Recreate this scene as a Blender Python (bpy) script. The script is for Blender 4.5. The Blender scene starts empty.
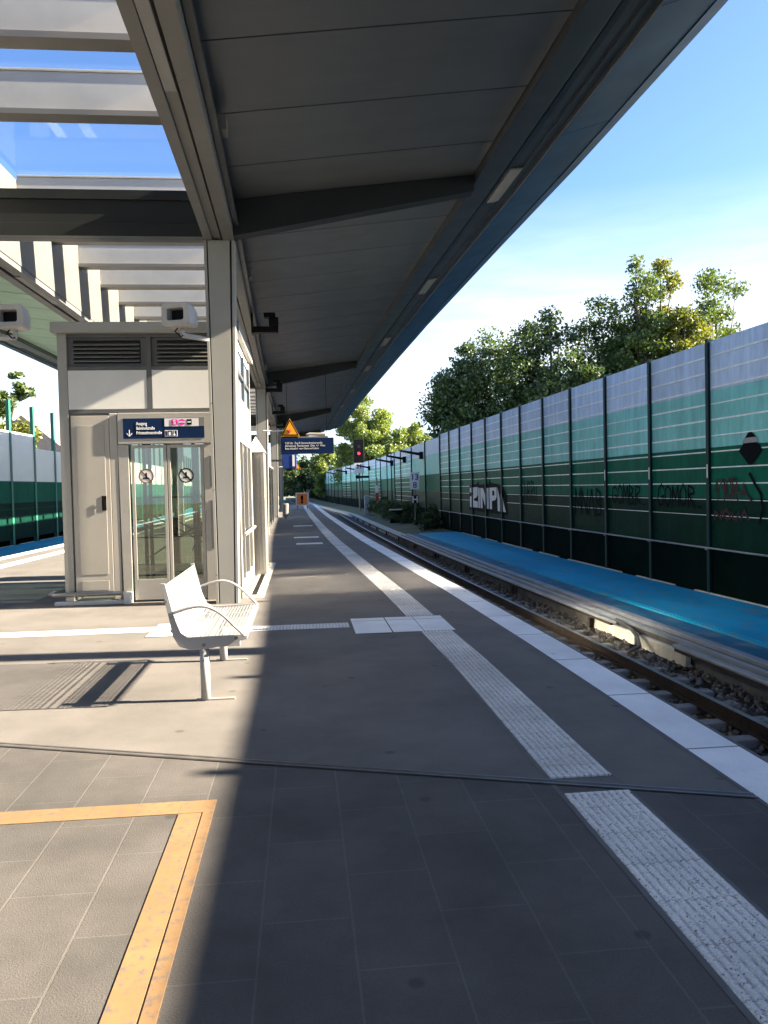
import bpy, bmesh, math, random
import numpy as np
from mathutils import Vector, Matrix

random.seed(7)
SC = bpy.context.scene
COL = SC.collection

# ------------------------------------------------------------------ materials
def nt(m):
    m.use_nodes = True
    return m.node_tree.nodes, m.node_tree.links

def ramp(N, L, fac, c0, c1, p0=0.0, p1=1.0):
    r = N.new('ShaderNodeMapRange'); r.clamp = True
    r.inputs[1].default_value = p0; r.inputs[2].default_value = p1
    L.new(fac, r.inputs[0])
    mx = N.new('ShaderNodeMix'); mx.data_type = 'RGBA'
    L.new(r.outputs[0], mx.inputs[0])
    if isinstance(c0, tuple): mx.inputs[6].default_value = (*c0, 1)
    else: L.new(c0, mx.inputs[6])
    if isinstance(c1, tuple): mx.inputs[7].default_value = (*c1, 1)
    else: L.new(c1, mx.inputs[7])
    return mx.outputs[2]

def noise(N, L, co, scale, detail=4.0, rough=0.55, stretch=None):
    n = N.new('ShaderNodeTexNoise'); n.inputs['Scale'].default_value = scale
    n.inputs['Detail'].default_value = detail; n.inputs['Roughness'].default_value = rough
    if stretch:
        mp = N.new('ShaderNodeMapping'); mp.inputs['Scale'].default_value = stretch
        L.new(co, mp.inputs[0]); co = mp.outputs[0]
    L.new(co, n.inputs['Vector'])
    return n.outputs['Fac']

def wcoord(N):
    return N.new('ShaderNodeNewGeometry').outputs['Position']

def sc(c, k): return tuple(min(1, x * k) for x in c)

def mat(name, color, rough=0.6, metal=0.0, var=0.12, scale=3.0, bump=0.0, bscale=60.0, stretch=None, spots=None, spec=0.5, coat=0.0):
    m = bpy.data.materials.new(name); N, L = nt(m)
    b = N['Principled BSDF']; b.inputs['Roughness'].default_value = rough
    b.inputs['Metallic'].default_value = metal
    b.inputs['Specular IOR Level'].default_value = spec
    if coat: b.inputs['Coat Weight'].default_value = coat
    co = wcoord(N)
    c = ramp(N, L, noise(N, L, co, scale, 5, 0.6, stretch), sc(color, 1 - var), sc(color, 1 + var), 0.3, 0.7)
    if spots:
        c = ramp(N, L, noise(N, L, co, spots[1], 3, 0.5), c, spots[0], spots[2], spots[3])
    L.new(c, b.inputs['Base Color'])
    rr = N.new('ShaderNodeMapRange'); L.new(noise(N, L, co, scale * 2.3, 3), rr.inputs[0])
    rr.inputs[3].default_value = max(0.02, rough - 0.08); rr.inputs[4].default_value = min(1, rough + 0.1)
    L.new(rr.outputs[0], b.inputs['Roughness'])
    if bump:
        bn = N.new('ShaderNodeBump'); bn.inputs['Strength'].default_value = bump
        bn.inputs['Distance'].default_value = 0.01
        L.new(noise(N, L, co, bscale, 4, 0.6), bn.inputs['Height']); L.new(bn.outputs[0], b.inputs['Normal'])
    return m

def tile_mat(name, c1, c2, mortar, bw, rh, off, phase, msize=0.006, swap=True, rough=0.8, dirt=0.2, speck=0.25, axis_tilt=0.0):
    m = bpy.data.materials.new(name); N, L = nt(m)
    b = N['Principled BSDF']; b.inputs['Roughness'].default_value = rough
    co = wcoord(N)
    mp = N.new('ShaderNodeMapping'); mp.inputs['Location'].default_value = (phase[0], phase[1], 0)
    if swap:
        sx = N.new('ShaderNodeSeparateXYZ'); L.new(co, sx.inputs[0])
        cb = N.new('ShaderNodeCombineXYZ'); L.new(sx.outputs[1], cb.inputs[0]); L.new(sx.outputs[0], cb.inputs[1])
        L.new(cb.outputs[0], mp.inputs[0])
    else:
        L.new(co, mp.inputs[0])
    br = N.new('ShaderNodeTexBrick'); L.new(mp.outputs[0], br.inputs['Vector'])
    br.offset = off; br.inputs['Scale'].default_value = 1.0
    br.inputs['Brick Width'].default_value = bw; br.inputs['Row Height'].default_value = rh
    br.inputs['Mortar Size'].default_value = msize; br.inputs['Mortar Smooth'].default_value = 0.2
    br.inputs['Color1'].default_value = (*c1, 1); br.inputs['Color2'].default_value = (*c2, 1)
    br.inputs['Mortar'].default_value = (*mortar, 1)
    base = br.outputs['Color']
    big = noise(N, L, co, 1.1, 6, 0.65)
    mul = N.new('ShaderNodeMix'); mul.data_type = 'RGBA'; mul.blend_type = 'MULTIPLY'; mul.inputs[0].default_value = 1
    L.new(base, mul.inputs[6])
    L.new(ramp(N, L, big, (1 - dirt,) * 3, (1 + 0 * dirt,) * 3, 0.35, 0.62), mul.inputs[7])
    fine = noise(N, L, co, 140, 3, 0.7)
    mul2 = N.new('ShaderNodeMix'); mul2.data_type = 'RGBA'; mul2.blend_type = 'MULTIPLY'; mul2.inputs[0].default_value = 1
    L.new(mul.outputs[2], mul2.inputs[6]); L.new(ramp(N, L, fine, (1 - speck,) * 3, (1.0,) * 3, 0.3, 0.65), mul2.inputs[7])
    # chewing gum and drips
    vo = N.new('ShaderNodeTexVoronoi'); vo.inputs['Scale'].default_value = 2.3; L.new(co, vo.inputs['Vector'])
    gum = ramp(N, L, vo.outputs['Distance'], (0.45,) * 3, (1.0,) * 3, 0.055, 0.085)
    mul3 = N.new('ShaderNodeMix'); mul3.data_type = 'RGBA'; mul3.blend_type = 'MULTIPLY'; mul3.inputs[0].default_value = 0.7
    L.new(mul2.outputs[2], mul3.inputs[6]); L.new(gum, mul3.inputs[7])
    L.new(mul3.outputs[2], b.inputs['Base Color'])
    bn = N.new('ShaderNodeBump'); bn.inputs['Strength'].default_value = 0.5; bn.inputs['Distance'].default_value = 0.006
    h = N.new('ShaderNodeMath'); h.operation = 'MULTIPLY_ADD'; L.new(br.outputs['Fac'], h.inputs[0]); h.inputs[1].default_value = -1.0
    L.new(fine, h.inputs[2]); L.new(h.outputs[0], bn.inputs['Height']); L.new(bn.outputs[0], b.inputs['Normal'])
    return m

def glass_mat(name, tint, refl=0.12, rough=0.02, trans=0.85, fk=.7):
    m = bpy.data.materials.new(name); N, L = nt(m); N.remove(N['Principled BSDF'])
    out = N['Material Output']
    t = N.new('ShaderNodeBsdfTransparent'); t.inputs[0].default_value = (*sc(tint, trans), 1)
    g = N.new('ShaderNodeBsdfGlossy'); g.inputs['Roughness'].default_value = rough
    lw = N.new('ShaderNodeLayerWeight'); lw.inputs[0].default_value = .5
    fr = N.new('ShaderNodeMath'); fr.operation = 'POWER'; L.new(lw.outputs['Facing'], fr.inputs[0]); fr.inputs[1].default_value = 4.0
    a = N.new('ShaderNodeMath'); a.operation = 'MULTIPLY_ADD'; a.use_clamp = True; L.new(fr.outputs[0], a.inputs[0]); a.inputs[1].default_value = fk; a.inputs[2].default_value = refl
    mx = N.new('ShaderNodeMixShader'); L.new(a.outputs[0], mx.inputs[0]); L.new(t.outputs[0], mx.inputs[1]); L.new(g.outputs[0], mx.inputs[2])
    L.new(mx.outputs[0], out.inputs[0])
    return m

def leaf_mat(name, c0, c1, tr=0.35):
    m = bpy.data.materials.new(name); N, L = nt(m); N.remove(N['Principled BSDF'])
    out = N['Material Output']; co = wcoord(N)
    c = ramp(N, L, noise(N, L, co, 0.7, 4, 0.7), c0, c1, 0.3, 0.7)
    c = ramp(N, L, noise(N, L, co, 9.0, 2, 0.6), c, sc(c1, 1.25), 0.5, 0.9)
    d = N.new('ShaderNodeBsdfDiffuse'); L.new(c, d.inputs[0])
    t = N.new('ShaderNodeBsdfTranslucent')
    gm = N.new('ShaderNodeMix'); gm.data_type = 'RGBA'; gm.blend_type = 'MULTIPLY'; gm.inputs[0].default_value = 1
    L.new(c, gm.inputs[6]); gm.inputs[7].default_value = (1.6, 1.5, 0.5, 1); L.new(gm.outputs[2], t.inputs[0])
    g = N.new('ShaderNodeBsdfGlossy'); g.inputs['Roughness'].default_value = 0.45; g.inputs[0].default_value = (.9, .9, .9, 1)
    mx = N.new('ShaderNodeMixShader'); mx.inputs[0].default_value = tr; L.new(d.outputs[0], mx.inputs[1]); L.new(t.outputs[0], mx.inputs[2])
    mx2 = N.new('ShaderNodeMixShader'); mx2.inputs[0].default_value = 0.05; L.new(mx.outputs[0], mx2.inputs[1]); L.new(g.outputs[0], mx2.inputs[2])
    L.new(mx2.outputs[0], out.inputs[0])
    return m

def worn_paint(name, paint, under, amount=0.5, rough=0.7, scale=26):
    m = bpy.data.materials.new(name); N, L = nt(m); b = N['Principled BSDF']; b.inputs['Roughness'].default_value = rough
    co = wcoord(N)
    p = ramp(N, L, noise(N, L, co, 4, 5, .6), sc(paint, .82), sc(paint, 1.08), .3, .7)
    c = ramp(N, L, noise(N, L, co, scale, 6, .72), under, p, amount - .1, amount + .04)
    L.new(c, b.inputs['Base Color']); return m

def emit(name, col, s):
    m = bpy.data.materials.new(name); N, L = nt(m); b = N['Principled BSDF']
    b.inputs['Base Color'].default_value = (*col, 1); b.inputs['Emission Color'].default_value = (*col, 1)
    b.inputs['Emission Strength'].default_value = s; return m

def perforated(name, color, hole, upright=False):
    m = bpy.data.materials.new(name); N, L = nt(m); b = N['Principled BSDF']; out = N['Material Output']
    b.inputs['Base Color'].default_value = (*color, 1); b.inputs['Roughness'].default_value = .4
    co = N.new('ShaderNodeTexCoord').outputs['Object']
    vo = N.new('ShaderNodeTexVoronoi'); vo.inputs['Scale'].default_value = 36; vo.inputs['Randomness'].default_value = 0.0
    if upright:
        vo.inputs['Scale'].default_value = 62
        sxy = N.new('ShaderNodeSeparateXYZ'); L.new(co, sxy.inputs[0]); cxy = N.new('ShaderNodeCombineXYZ')
        L.new(sxy.outputs[1], cxy.inputs[0]); L.new(sxy.outputs[2], cxy.inputs[1]); co = cxy.outputs[0]
    L.new(co, vo.inputs['Vector'])
    lt = N.new('ShaderNodeMath'); lt.operation = 'LESS_THAN'; lt.inputs[1].default_value = hole
    vo.voronoi_dimensions = '2D'
    L.new(vo.outputs['Distance'], lt.inputs[0])
    t = N.new('ShaderNodeBsdfTransparent'); mx = N.new('ShaderNodeMixShader')
    L.new(lt.outputs[0], mx.inputs[0]); L.new(b.outputs[0], mx.inputs[1]); L.new(t.outputs[0], mx.inputs[2]); L.new(mx.outputs[0], out.inputs[0])
    return m

def panel_mat(name, color, spec):
    m = mat(name, color, .5, 0, .13, 2.6, 0, 60, (1, 1, .10), None, spec); N, L = nt(m); b = N['Principled BSDF']
    src = b.inputs['Base Color'].links[0].from_socket
    oi = N.new('ShaderNodeObjectInfo'); r = N.new('ShaderNodeMapRange'); L.new(oi.outputs['Random'], r.inputs[0]); r.inputs[3].default_value = .84; r.inputs[4].default_value = 1.08
    g = N.new('ShaderNodeMapRange'); L.new(noise(N, L, wcoord(N), 5.5, 6, .7, (1, 1, .22)), g.inputs[0]); g.inputs[1].default_value = .38; g.inputs[2].default_value = .6; g.inputs[3].default_value = .78; g.inputs[4].default_value = 1.0
    k = N.new('ShaderNodeMath'); k.operation = 'MULTIPLY'; L.new(r.outputs[0], k.inputs[0]); L.new(g.outputs[0], k.inputs[1])
    v = N.new('ShaderNodeVectorMath'); v.operation = 'SCALE'; L.new(src, v.inputs[0]); L.new(k.outputs[0], v.inputs['Scale']); L.new(v.outputs[0], b.inputs['Base Color'])
    return m

def groove_dirt(m, x0, pitch):      # dirt that has collected in the grooves between the moulded ribs
    N, L = nt(m); b = N['Principled BSDF']; src = b.inputs['Base Color'].links[0].from_socket
    sx = N.new('ShaderNodeSeparateXYZ'); co = wcoord(N); L.new(co, sx.inputs[0])
    a = N.new('ShaderNodeMath'); a.operation = 'SUBTRACT'; L.new(sx.outputs[0], a.inputs[0]); a.inputs[1].default_value = x0
    pp = N.new('ShaderNodeMath'); pp.operation = 'PINGPONG'; L.new(a.outputs[0], pp.inputs[0]); pp.inputs[1].default_value = pitch / 2
    mr = N.new('ShaderNodeMapRange'); L.new(pp.outputs[0], mr.inputs[0]); mr.inputs[1].default_value = pitch * .10; mr.inputs[2].default_value = pitch * .22; mr.inputs[3].default_value = 1.0; mr.inputs[4].default_value = 0.0
    nz = N.new('ShaderNodeMapRange'); L.new(noise(N, L, co, 22, 5, .7), nz.inputs[0]); nz.inputs[1].default_value = .35; nz.inputs[2].default_value = .6
    k = N.new('ShaderNodeMath'); k.operation = 'MULTIPLY'; L.new(mr.outputs[0], k.inputs[0]); L.new(nz.outputs[0], k.inputs[1])
    k2 = N.new('ShaderNodeMath'); k2.operation = 'MULTIPLY'; L.new(k.outputs[0], k2.inputs[0]); k2.inputs[1].default_value = .62
    mx = N.new('ShaderNodeMix'); mx.data_type = 'RGBA'; L.new(k2.outputs[0], mx.inputs[0]); L.new(src, mx.inputs[6]); mx.inputs[7].default_value = (.12, .115, .105, 1)
    sp = ramp(N, L, noise(N, L, co, 75, 2, .5), mx.outputs[2], (.2, .19, .18), .63, .68)
    L.new(sp, b.inputs['Base Color'])

M = {}
M['tile'] = tile_mat('paver', (.112, .102, .093), (.098, .091, .084), (.145, .135, .122), .67, .335, .5, (.05, .19), .005, True, .85, .42, .38)
M['asphalt'] = tile_mat('platform_asphalt', (.165, .152, .138), (.165, .152, .138), (.1, .1, .1), 900, 900, 0, (400, 400), 0.0, True, .85, .3, .35)
M['tactile'] = tile_mat('tactile_white', (.95, .94, .92), (.88, .87, .85), (.55, .55, .55), .3, 5.0, 0.0, (.1, 2.0), .004, True, .8, .3, .4)
groove_dirt(M['tactile'], 1.295, .34 / 9)
M['edge'] = tile_mat('edge_white', (.94, .94, .94), (.90, .90, .90), (.2, .2, .2), 1.25, 9.0, 0.0, (.45, 4.0), .01, True, .75, .2, .15)
M['concrete'] = mat('concrete', (.24, .225, .21), .9, 0, .2, 2.2, .3, 40, None, ((.2, .19, .17), 3.1, .55, .7))
M['dark_concrete'] = mat('stained_concrete', (.12, .115, .105), .9, 0, .3, 2.2, .3, 40)
M['pale_concrete'] = mat('pale_concrete', (.55, .51, .42), .9, 0, .18, 3, .3, 40)
M['dark_seam'] = mat('joint_rubber', (.10, .095, .09), .7, 0, .2, 6)
M['seam_metal'] = mat('joint_metal', (.16, .15, .14), .45, .6, .2, 6)
M['joint'] = mat('joint_profile', (.085, .08, .075), .7, 0, .3, 6)
M['orange'] = worn_paint('orange_marking', (.23, .135, .058), (.12, .098, .08), .46)
M['ballast'] = mat('ballast_ground', (.06, .052, .045), .95, 0, .45, 9, .8, 25)
M['stone'] = mat('ballast_stone', (.15, .135, .118), .9, 0, .5, 7, .4, 60)
M['dirt'] = mat('open_ground', (.10, .11, .06), 1, 0, .4, .4, .3, 5)
M['sleeper'] = mat('sleeper_concrete', (.22, .21, .195), .9, 0, .2, 3, .3, 50)
M['rust'] = mat('rusty_rail', (.05, .036, .028), .75, .3, .3, 8, .3, 60)
M['railhead'] = mat('polished_rail_head', (.30, .27, .24), .35, .8, .2, 4)
M['steel'] = mat('painted_steel_grey', (.15, .146, .136), .42, 0.0, .06, 2.0)
M['steel_dark'] = mat('painted_steel_anthracite', (.085, .087, .088), .4, 0.0, .1, 2.0)
M['soffit'] = mat('soffit_metal', (.10, .11, .116), .38, .15, .1, 1.0, 0, 60, (0.3, 3, 1))
M['beam_black'] = mat('cantilever_paint', (.022, .026, .028), .45, 0, .15, 1.0, spec=.2)
M['column_paint'] = mat('column_paint', (.30, .295, .268), .5, 0, .05, 1.4)
M['beam_dark'] = mat('cross_beam_metal', (.018, .021, .021), .35, .2, .1, 1.0)
M['soffit_reflect'] = mat('soffit_barrier_reflection', (.42, .60, .45), .38, .1, .12, 1.0, 0, 60, (0.3, 3, 1))  # pale green paints in the barrier's reflection and bounce from sunlit ground
M['eave'] = mat('eave_blue_metal', (.006, .052, .13), .5, 0, .2, .8, spec=.2)
M['gutter'] = mat('gutter_metal', (.05, .056, .065), .35, .4, .12, 1.5)
M['roof'] = mat('roof_sheet', (.45, .45, .45), .5, 0, .1, 1)
M['bar'] = mat('skylight_bar_cream', (.36, .352, .33), .45, 0, .08, 2)
M['fascia'] = mat('cream_fascia', (.145, .134, .112), .5, 0, .06, 1.5)
M['roof_glass'] = glass_mat('roof_glass', (.94, .97, 1.0), .0, .02, .96, .25)
M['black'] = mat('black_plastic', (.005, .005, .006), .5, spec=.15)
M['dark_gap'] = mat('dark_gap', (.012, .012, .012), .9)
M['white'] = mat('white_powder_coat', (.30, .30, .305), .38, 0, .04, 3)
M['white_perf'] = perforated('white_perforated_sheet', (.32, .32, .325), .36)
M['white_perf_back'] = perforated('white_perforated_back', (.36, .36, .365), .44, True)
M['off_white'] = mat('off_white_panel', (.60, .595, .565), .5, 0, .05, 1.2)
M['flank'] = mat('lift_flank_panel', (.24, .233, .22), .5, 0, .06, 1.2)
M['horn'] = mat('horn_beige', (.36, .35, .33), .45, 0, .06, 3)
M['stainless'] = mat('brushed_stainless', (.30, .285, .265), .36, .55, .12, 2, 0, 60, (6, 6, .4))
M['door_steel'] = mat('door_frame_steel', (.37, .35, .315), .42, .35, .08, 2)
M['cab_door'] = mat('cabinet_door', (.36, .335, .295), .5, 0, .05, 1.5)
M['cab_inset'] = mat('cabinet_inset', (.33, .31, .272), .5, 0, .05, 1.5)
M['lift_glass'] = glass_mat('lift_door_glass', (.86, .95, .84), .15, .01, .8)
M['win_glass'] = mat('window_glass_bluish', (.16, .21, .27), .55, .75, .15, .7)
M['side_glass'] = glass_mat('shelter_glass', (.9, .96, .92), .1, .02, .8)
M['mirror_glass'] = glass_mat('lift_side_glass', (.9, .96, .92), .36, .19, .7)
M['navy'] = mat('sign_navy', (.005, .018, .062), .5, 0, .1, 2, spec=.1)
M['blue_sign'] = mat('sign_blue', (.008, .04, .22), .4, 0, .08, 2)
M['text'] = mat('sign_white', (.8, .8, .8), .5, 0, .02, 2)
M['magenta'] = mat('sign_magenta', (.75, .01, .32), .5, 0, .02, 2)
M['sign_pale'] = mat('sign_pale_grey', (.62, .6, .62), .5, 0, .02, 2)
M['red'] = mat('sign_red', (.45, .03, .02), .5, 0, .1, 2)
M['dull_red'] = mat('faded_red', (.16, .07, .055), .6, 0, .15, 4)
M['yellow'] = mat('warning_yellow', (.85, .36, .01), .5, 0, .06, 3)
M['ora'] = mat('board_orange', (.8, .2, .02), .5, 0, .1, 6)
M['blue_deck'] = mat('blue_deck', (.015, .33, .56), .55, 0, .18, 1.1, .1, 30, (1, .25, 1), ((.13, .28, .38), 2.6, .5, .72), spec=.12)
M['deck_ledge'] = mat('deck_ledge_blue_grey', (.03, .15, .25), .6, 0, .25, 1.4, .1, 30, (1, .25, 1), ((.16, .2, .22), 2.2, .52, .7), spec=.15)
M['conduit'] = mat('grey_conduit', (.26, .27, .28), .5, .1, .2, 2)
M['b_grey'] = panel_mat('barrier_grey_blue', (.55, .70, .90), .12)
M['b_teal'] = panel_mat('barrier_teal', (.23, .62, .60), .12)
M['b_green'] = panel_mat('barrier_green', (.008, .125, .08), .03)
M['b_dark'] = panel_mat('barrier_dark_green', (.004, .030, .021), .03)
M['b_lightline'] = mat('barrier_light_line', (.82, .88, .88), .45, 0, .15, 5)  # pale strips paint in the light caught between the barrier cassettes
M['b_post'] = mat('barrier_post', (.005, .028, .032), .5, 0, .15, 1, spec=.15)
M['b_plinth'] = mat('barrier_plinth', (.002, .008, .007), .9, 0, .3, 1.5, spec=.03)
M['b_white'] = mat('barrier_white_glazing', (.80, .80, .74), .35, 0, .04, 1)
M['b_lpost'] = mat('barrier_post_green', (.025, .15, .10), .45, 0, .1, 1)
M['graf_black'] = mat('spray_black', (.003, .004, .005), .8, spec=.1)
M['graf_white'] = mat('spray_white', (.62, .63, .66), .7, 0, .12, 6)
M['graf_red'] = mat('spray_dark_red', (.035, .003, .008), .7)
M['bark'] = mat('bark', (.07, .055, .04), .95, 0, .3, 4, .6, 20)
M['leaf_dark'] = leaf_mat('leaf_dark', (.020, .044, .017), (.06, .10, .03), .3)
M['leaf_mid'] = leaf_mat('leaf_mid', (.034, .068, .02), (.085, .125, .03), .35)
M['leaf_light'] = leaf_mat('leaf_light', (.10, .155, .045), (.18, .23, .06), .45)
M['leaf_yellow'] = leaf_mat('leaf_yellow', (.06, .10, .02), (.17, .17, .03), .42)
M['tile_roof'] = mat('roof_tiles_grey', (.16, .15, .15), .8, 0, .2, 4)
M['render_wall'] = mat('house_render', (.6, .56, .5), .8, 0, .08, 1)
M['signal_light'] = emit('red_signal_lamp', (1.0, .015, .04), .8)
M['lamp_diff'] = mat('lamp_diffuser', (.26, .26, .25), .4, 0, .03, 2)
M['sky_blue'] = mat('small_blue_sticker', (.1, .35, .7), .5)
M['cabin'] = mat('lift_cabin', (.40, .39, .33), .4, .2, .1, 2)
M['straw'] = mat('house_door', (.2, .1, .05), .6)

# ------------------------------------------------------------------ mesh builder
WORLD = {}
def origin_of(o):
    v = Vector((0, 0, 0))
    while o is not None:
        v += o.location; o = o.parent
    return v

class MB:
    def __init__(s): s.v = []; s.f = []; s.m = []
    def quad(s, a, b, c, d, mi=0):
        n = len(s.v); s.v += [a, b, c, d]; s.f.append((n, n + 1, n + 2, n + 3)); s.m.append(mi)
    def face(s, pts, mi=0):
        n = len(s.v); s.v += list(pts); s.f.append(tuple(range(n, n + len(pts)))); s.m.append(mi)
    def box(s, x0, x1, y0, y1, z0, z1, mi=0):
        n = len(s.v)
        s.v += [(x0, y0, z0), (x1, y0, z0), (x1, y1, z0), (x0, y1, z0), (x0, y0, z1), (x1, y0, z1), (x1, y1, z1), (x0, y1, z1)]
        for q in ((0, 3, 2, 1), (4, 5, 6, 7), (0, 1, 5, 4), (1, 2, 6, 5), (2, 3, 7, 6), (3, 0, 4, 7)):
            s.f.append(tuple(n + i for i in q)); s.m.append(mi)
        return s
    def hexa(s, p, mi=0):   # 8 points: bottom loop ccw, top loop ccw
        n = len(s.v); s.v += list(p)
        for q in ((0, 3, 2, 1), (4, 5, 6, 7), (0, 1, 5, 4), (1, 2, 6, 5), (2, 3, 7, 6), (3, 0, 4, 7)):
            s.f.append(tuple(n + i for i in q)); s.m.append(mi)
    def prism_y(s, pts, y0, y1, mi=0):     # polygon in xz extruded along y
        n = len(s.v); k = len(pts)
        s.v += [(x, y0, z) for x, z in pts] + [(x, y1, z) for x, z in pts]
        s.f.append(tuple(range(n, n + k))); s.m.append(mi)
        s.f.append(tuple(range(n + 2 * k - 1, n + k - 1, -1))); s.m.append(mi)
        for i in range(k):
            j = (i + 1) % k
            s.f.append((n + i, n + k + i, n + k + j, n + j)); s.m.append(mi)
    def prism_x(s, pts, x0, x1, mi=0):     # polygon in yz extruded along x
        n = len(s.v); k = len(pts)
        s.v += [(x0, y, z) for y, z in pts] + [(x1, y, z) for y, z in pts]
        s.f.append(tuple(range(n, n + k))); s.m.append(mi)
        s.f.append(tuple(range(n + 2 * k - 1, n + k - 1, -1))); s.m.append(mi)
        for i in range(k):
            j = (i + 1) % k
            s.f.append((n + i, n + k + i, n + k + j, n + j)); s.m.append(mi)
    def sweep(s, sec, ys, warp, mi=0, closed=True, caps=True):   # sec (x,z) list swept along Y
        n = len(s.v); k = len(sec)
        for y in ys:
            for x, z in sec: s.v.append((warp(x, y), y, z))
        for a in range(len(ys) - 1):
            for i in range(k if closed else k - 1):
                j = (i + 1) % k
                s.f.append((n + a * k + i, n + (a + 1) * k + i, n + (a + 1) * k + j, n + a * k + j)); s.m.append(mi)
        if closed and caps:
            s.f.append(tuple(n + i for i in range(k))); s.m.append(mi)
            e = n + (len(ys) - 1) * k
            s.f.append(tuple(e + k - 1 - i for i in range(k))); s.m.append(mi)
    def cyl(s, p0, p1, r0, r1=None, seg=12, mi=0):
        r1 = r0 if r1 is None else r1
        p0 = Vector(p0); p1 = Vector(p1); d = (p1 - p0).normalized()
        u = d.orthogonal().normalized(); w = d.cross(u); n = len(s.v)
        for p, r in ((p0, r0), (p1, r1)):
            for i in range(seg):
                a = 2 * math.pi * i / seg
                s.v.append(tuple(p + (u * math.cos(a) + w * math.sin(a)) * r))
        for i in range(seg):
            j = (i + 1) % seg; s.f.append((n + i, n + j, n + seg + j, n + seg + i)); s.m.append(mi)
        s.f.append(tuple(n + seg - 1 - i for i in range(seg))); s.m.append(mi)
        s.f.append(tuple(n + seg + i for i in range(seg))); s.m.append(mi)
    def tube(s, pts, r, seg=8, mi=0):
        pts = [Vector(p) for p in pts]; n = len(s.v); k = len(pts); u = None
        for a, p in enumerate(pts):
            d = (pts[min(a + 1, k - 1)] - pts[max(a - 1, 0)]).normalized()
            if u is None: u = d.orthogonal().normalized()
            u = (u - d * u.dot(d)).normalized(); w = d.cross(u)
            rr = r[a] if isinstance(r, (list, tuple)) else r
            for i in range(seg):
                t = 2 * math.pi * i / seg; s.v.append(tuple(p + (u * math.cos(t) + w * math.sin(t)) * rr))
        for a in range(k - 1):
            for i in range(seg):
                j = (i + 1) % seg
                s.f.append((n + a * seg + i, n + a * seg + j, n + (a + 1) * seg + j, n + (a + 1) * seg + i)); s.m.append(mi)
        s.f.append(tuple(n + seg - 1 - i for i in range(seg))); s.m.append(mi)
        e = n + (k - 1) * seg
        s.f.append(tuple(e + i for i in range(seg))); s.m.append(mi)
    def build(s, name, mats, parent=None, bevel=0.0, smooth=False, loc=None):
        if not isinstance(mats, (list, tuple)): mats = [mats]
        me = bpy.data.meshes.new(name)
        o = bpy.data.objects.new(name, me); COL.objects.link(o)
        off = Vector((0, 0, 0))
        if parent is not None:
            o.parent = parent; off = origin_of(parent)
        elif loc is not None:
            off = Vector(loc); o.location = off
        me.from_pydata([(x - off.x, y - off.y, z - off.z) for x, y, z in s.v], [], s.f)
        for m in mats: me.materials.append(M[m] if isinstance(m, str) else m)
        me.polygons.foreach_set('material_index', s.m)
        if smooth: me.polygons.foreach_set('use_smooth', [True] * len(me.polygons))
        bm = bmesh.new(); bm.from_mesh(me); bmesh.ops.recalc_face_normals(bm, faces=bm.faces); bm.to_mesh(me); bm.free()
        if bevel:
            md = o.modifiers.new('bevel', 'BEVEL'); md.width = bevel; md.segments = 2; md.limit_method = 'ANGLE'; md.angle_limit = math.radians(40)
        me.update()
        return o

def tag(o, label, cat, group=None):
    o['label'] = label; o['category'] = cat
    if group: o['group'] = group
    return o
def thing(name, label, cat, loc, group=None):
    o = bpy.data.objects.new(name, None); COL.objects.link(o); o.location = loc; o.empty_display_size = .2
    return tag(o, label, cat, group)
def struct(o): o['kind'] = 'structure'; return o
def stuff(o): o['kind'] = 'stuff'; return o

def copy_tree(o, parent=None):
    c = o.copy(); COL.objects.link(c)
    if parent is not None: c.parent = parent
    for ch in list(o.children): copy_tree(ch, c)
    return c

DG = None
def text(name, body, size, loc, m, parent, facing='-Y', align='LEFT', bold=0.0, thick=0.003, sx=1.0):
    cu = bpy.data.curves.new(name, 'FONT'); cu.body = body; cu.size = size; cu.align_x = align
    cu.extrude = thick / 2; cu.offset = bold; cu.space_line = 0.95; cu.resolution_u = 3
    tmp = bpy.data.objects.new('tmp_text', cu); COL.objects.link(tmp)
    bpy.context.view_layer.update()
    me = bpy.data.meshes.new_from_object(tmp.evaluated_get(bpy.context.evaluated_depsgraph_get()))
    bpy.data.objects.remove(tmp)
    R = {'-Y': Matrix(((sx, 0, 0), (0, 0, -1), (0, 1, 0))), '-X': Matrix(((0, 0, -1), (-sx, 0, 0), (0, 1, 0)))}[facing]
    off = Vector(loc) - (origin_of(parent) if parent else Vector((0, 0, 0)))
    for v in me.vertices: v.co = R @ v.co + off
    me.materials.clear(); me.materials.append(M[m])
    o = bpy.data.objects.new(name, me); COL.objects.link(o); o.parent = parent
    return o

# ------------------------------------------------------------------ the gentle bend of the line
BT = [(-40, 0), (7, 0), (12, -.10), (16, -.24), (20, -.36), (24, -.48), (30, -.60), (46, -.86), (62, -1.03), (80, -1.16), (400, -1.3)]
CT = [(-40, 0), (76, 0), (86, -.45), (100, -1.3), (125, -2.7), (160, -4.2), (260, -6.4), (400, -9)]
def lin(T, y):
    for (a, va), (b, vb) in zip(T, T[1:]):
        if y <= b: return va + (vb - va) * (y - a) / (b - a)
    return T[-1][1]
CX = -2.78
def W(x, y):
    t = max(-1.0, min(1.1, (x - CX) / 3.3))
    return x + lin(BT, y) * t + lin(CT, y)
def mir(x): return 2 * CX - x
def ysteps(a, b, near=2.0):
    ys = [a]; y = a
    while y < b - 1e-6:
        y = min(b, y + (near if y < 70 else near * 2)); ys.append(y)
    return ys

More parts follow.
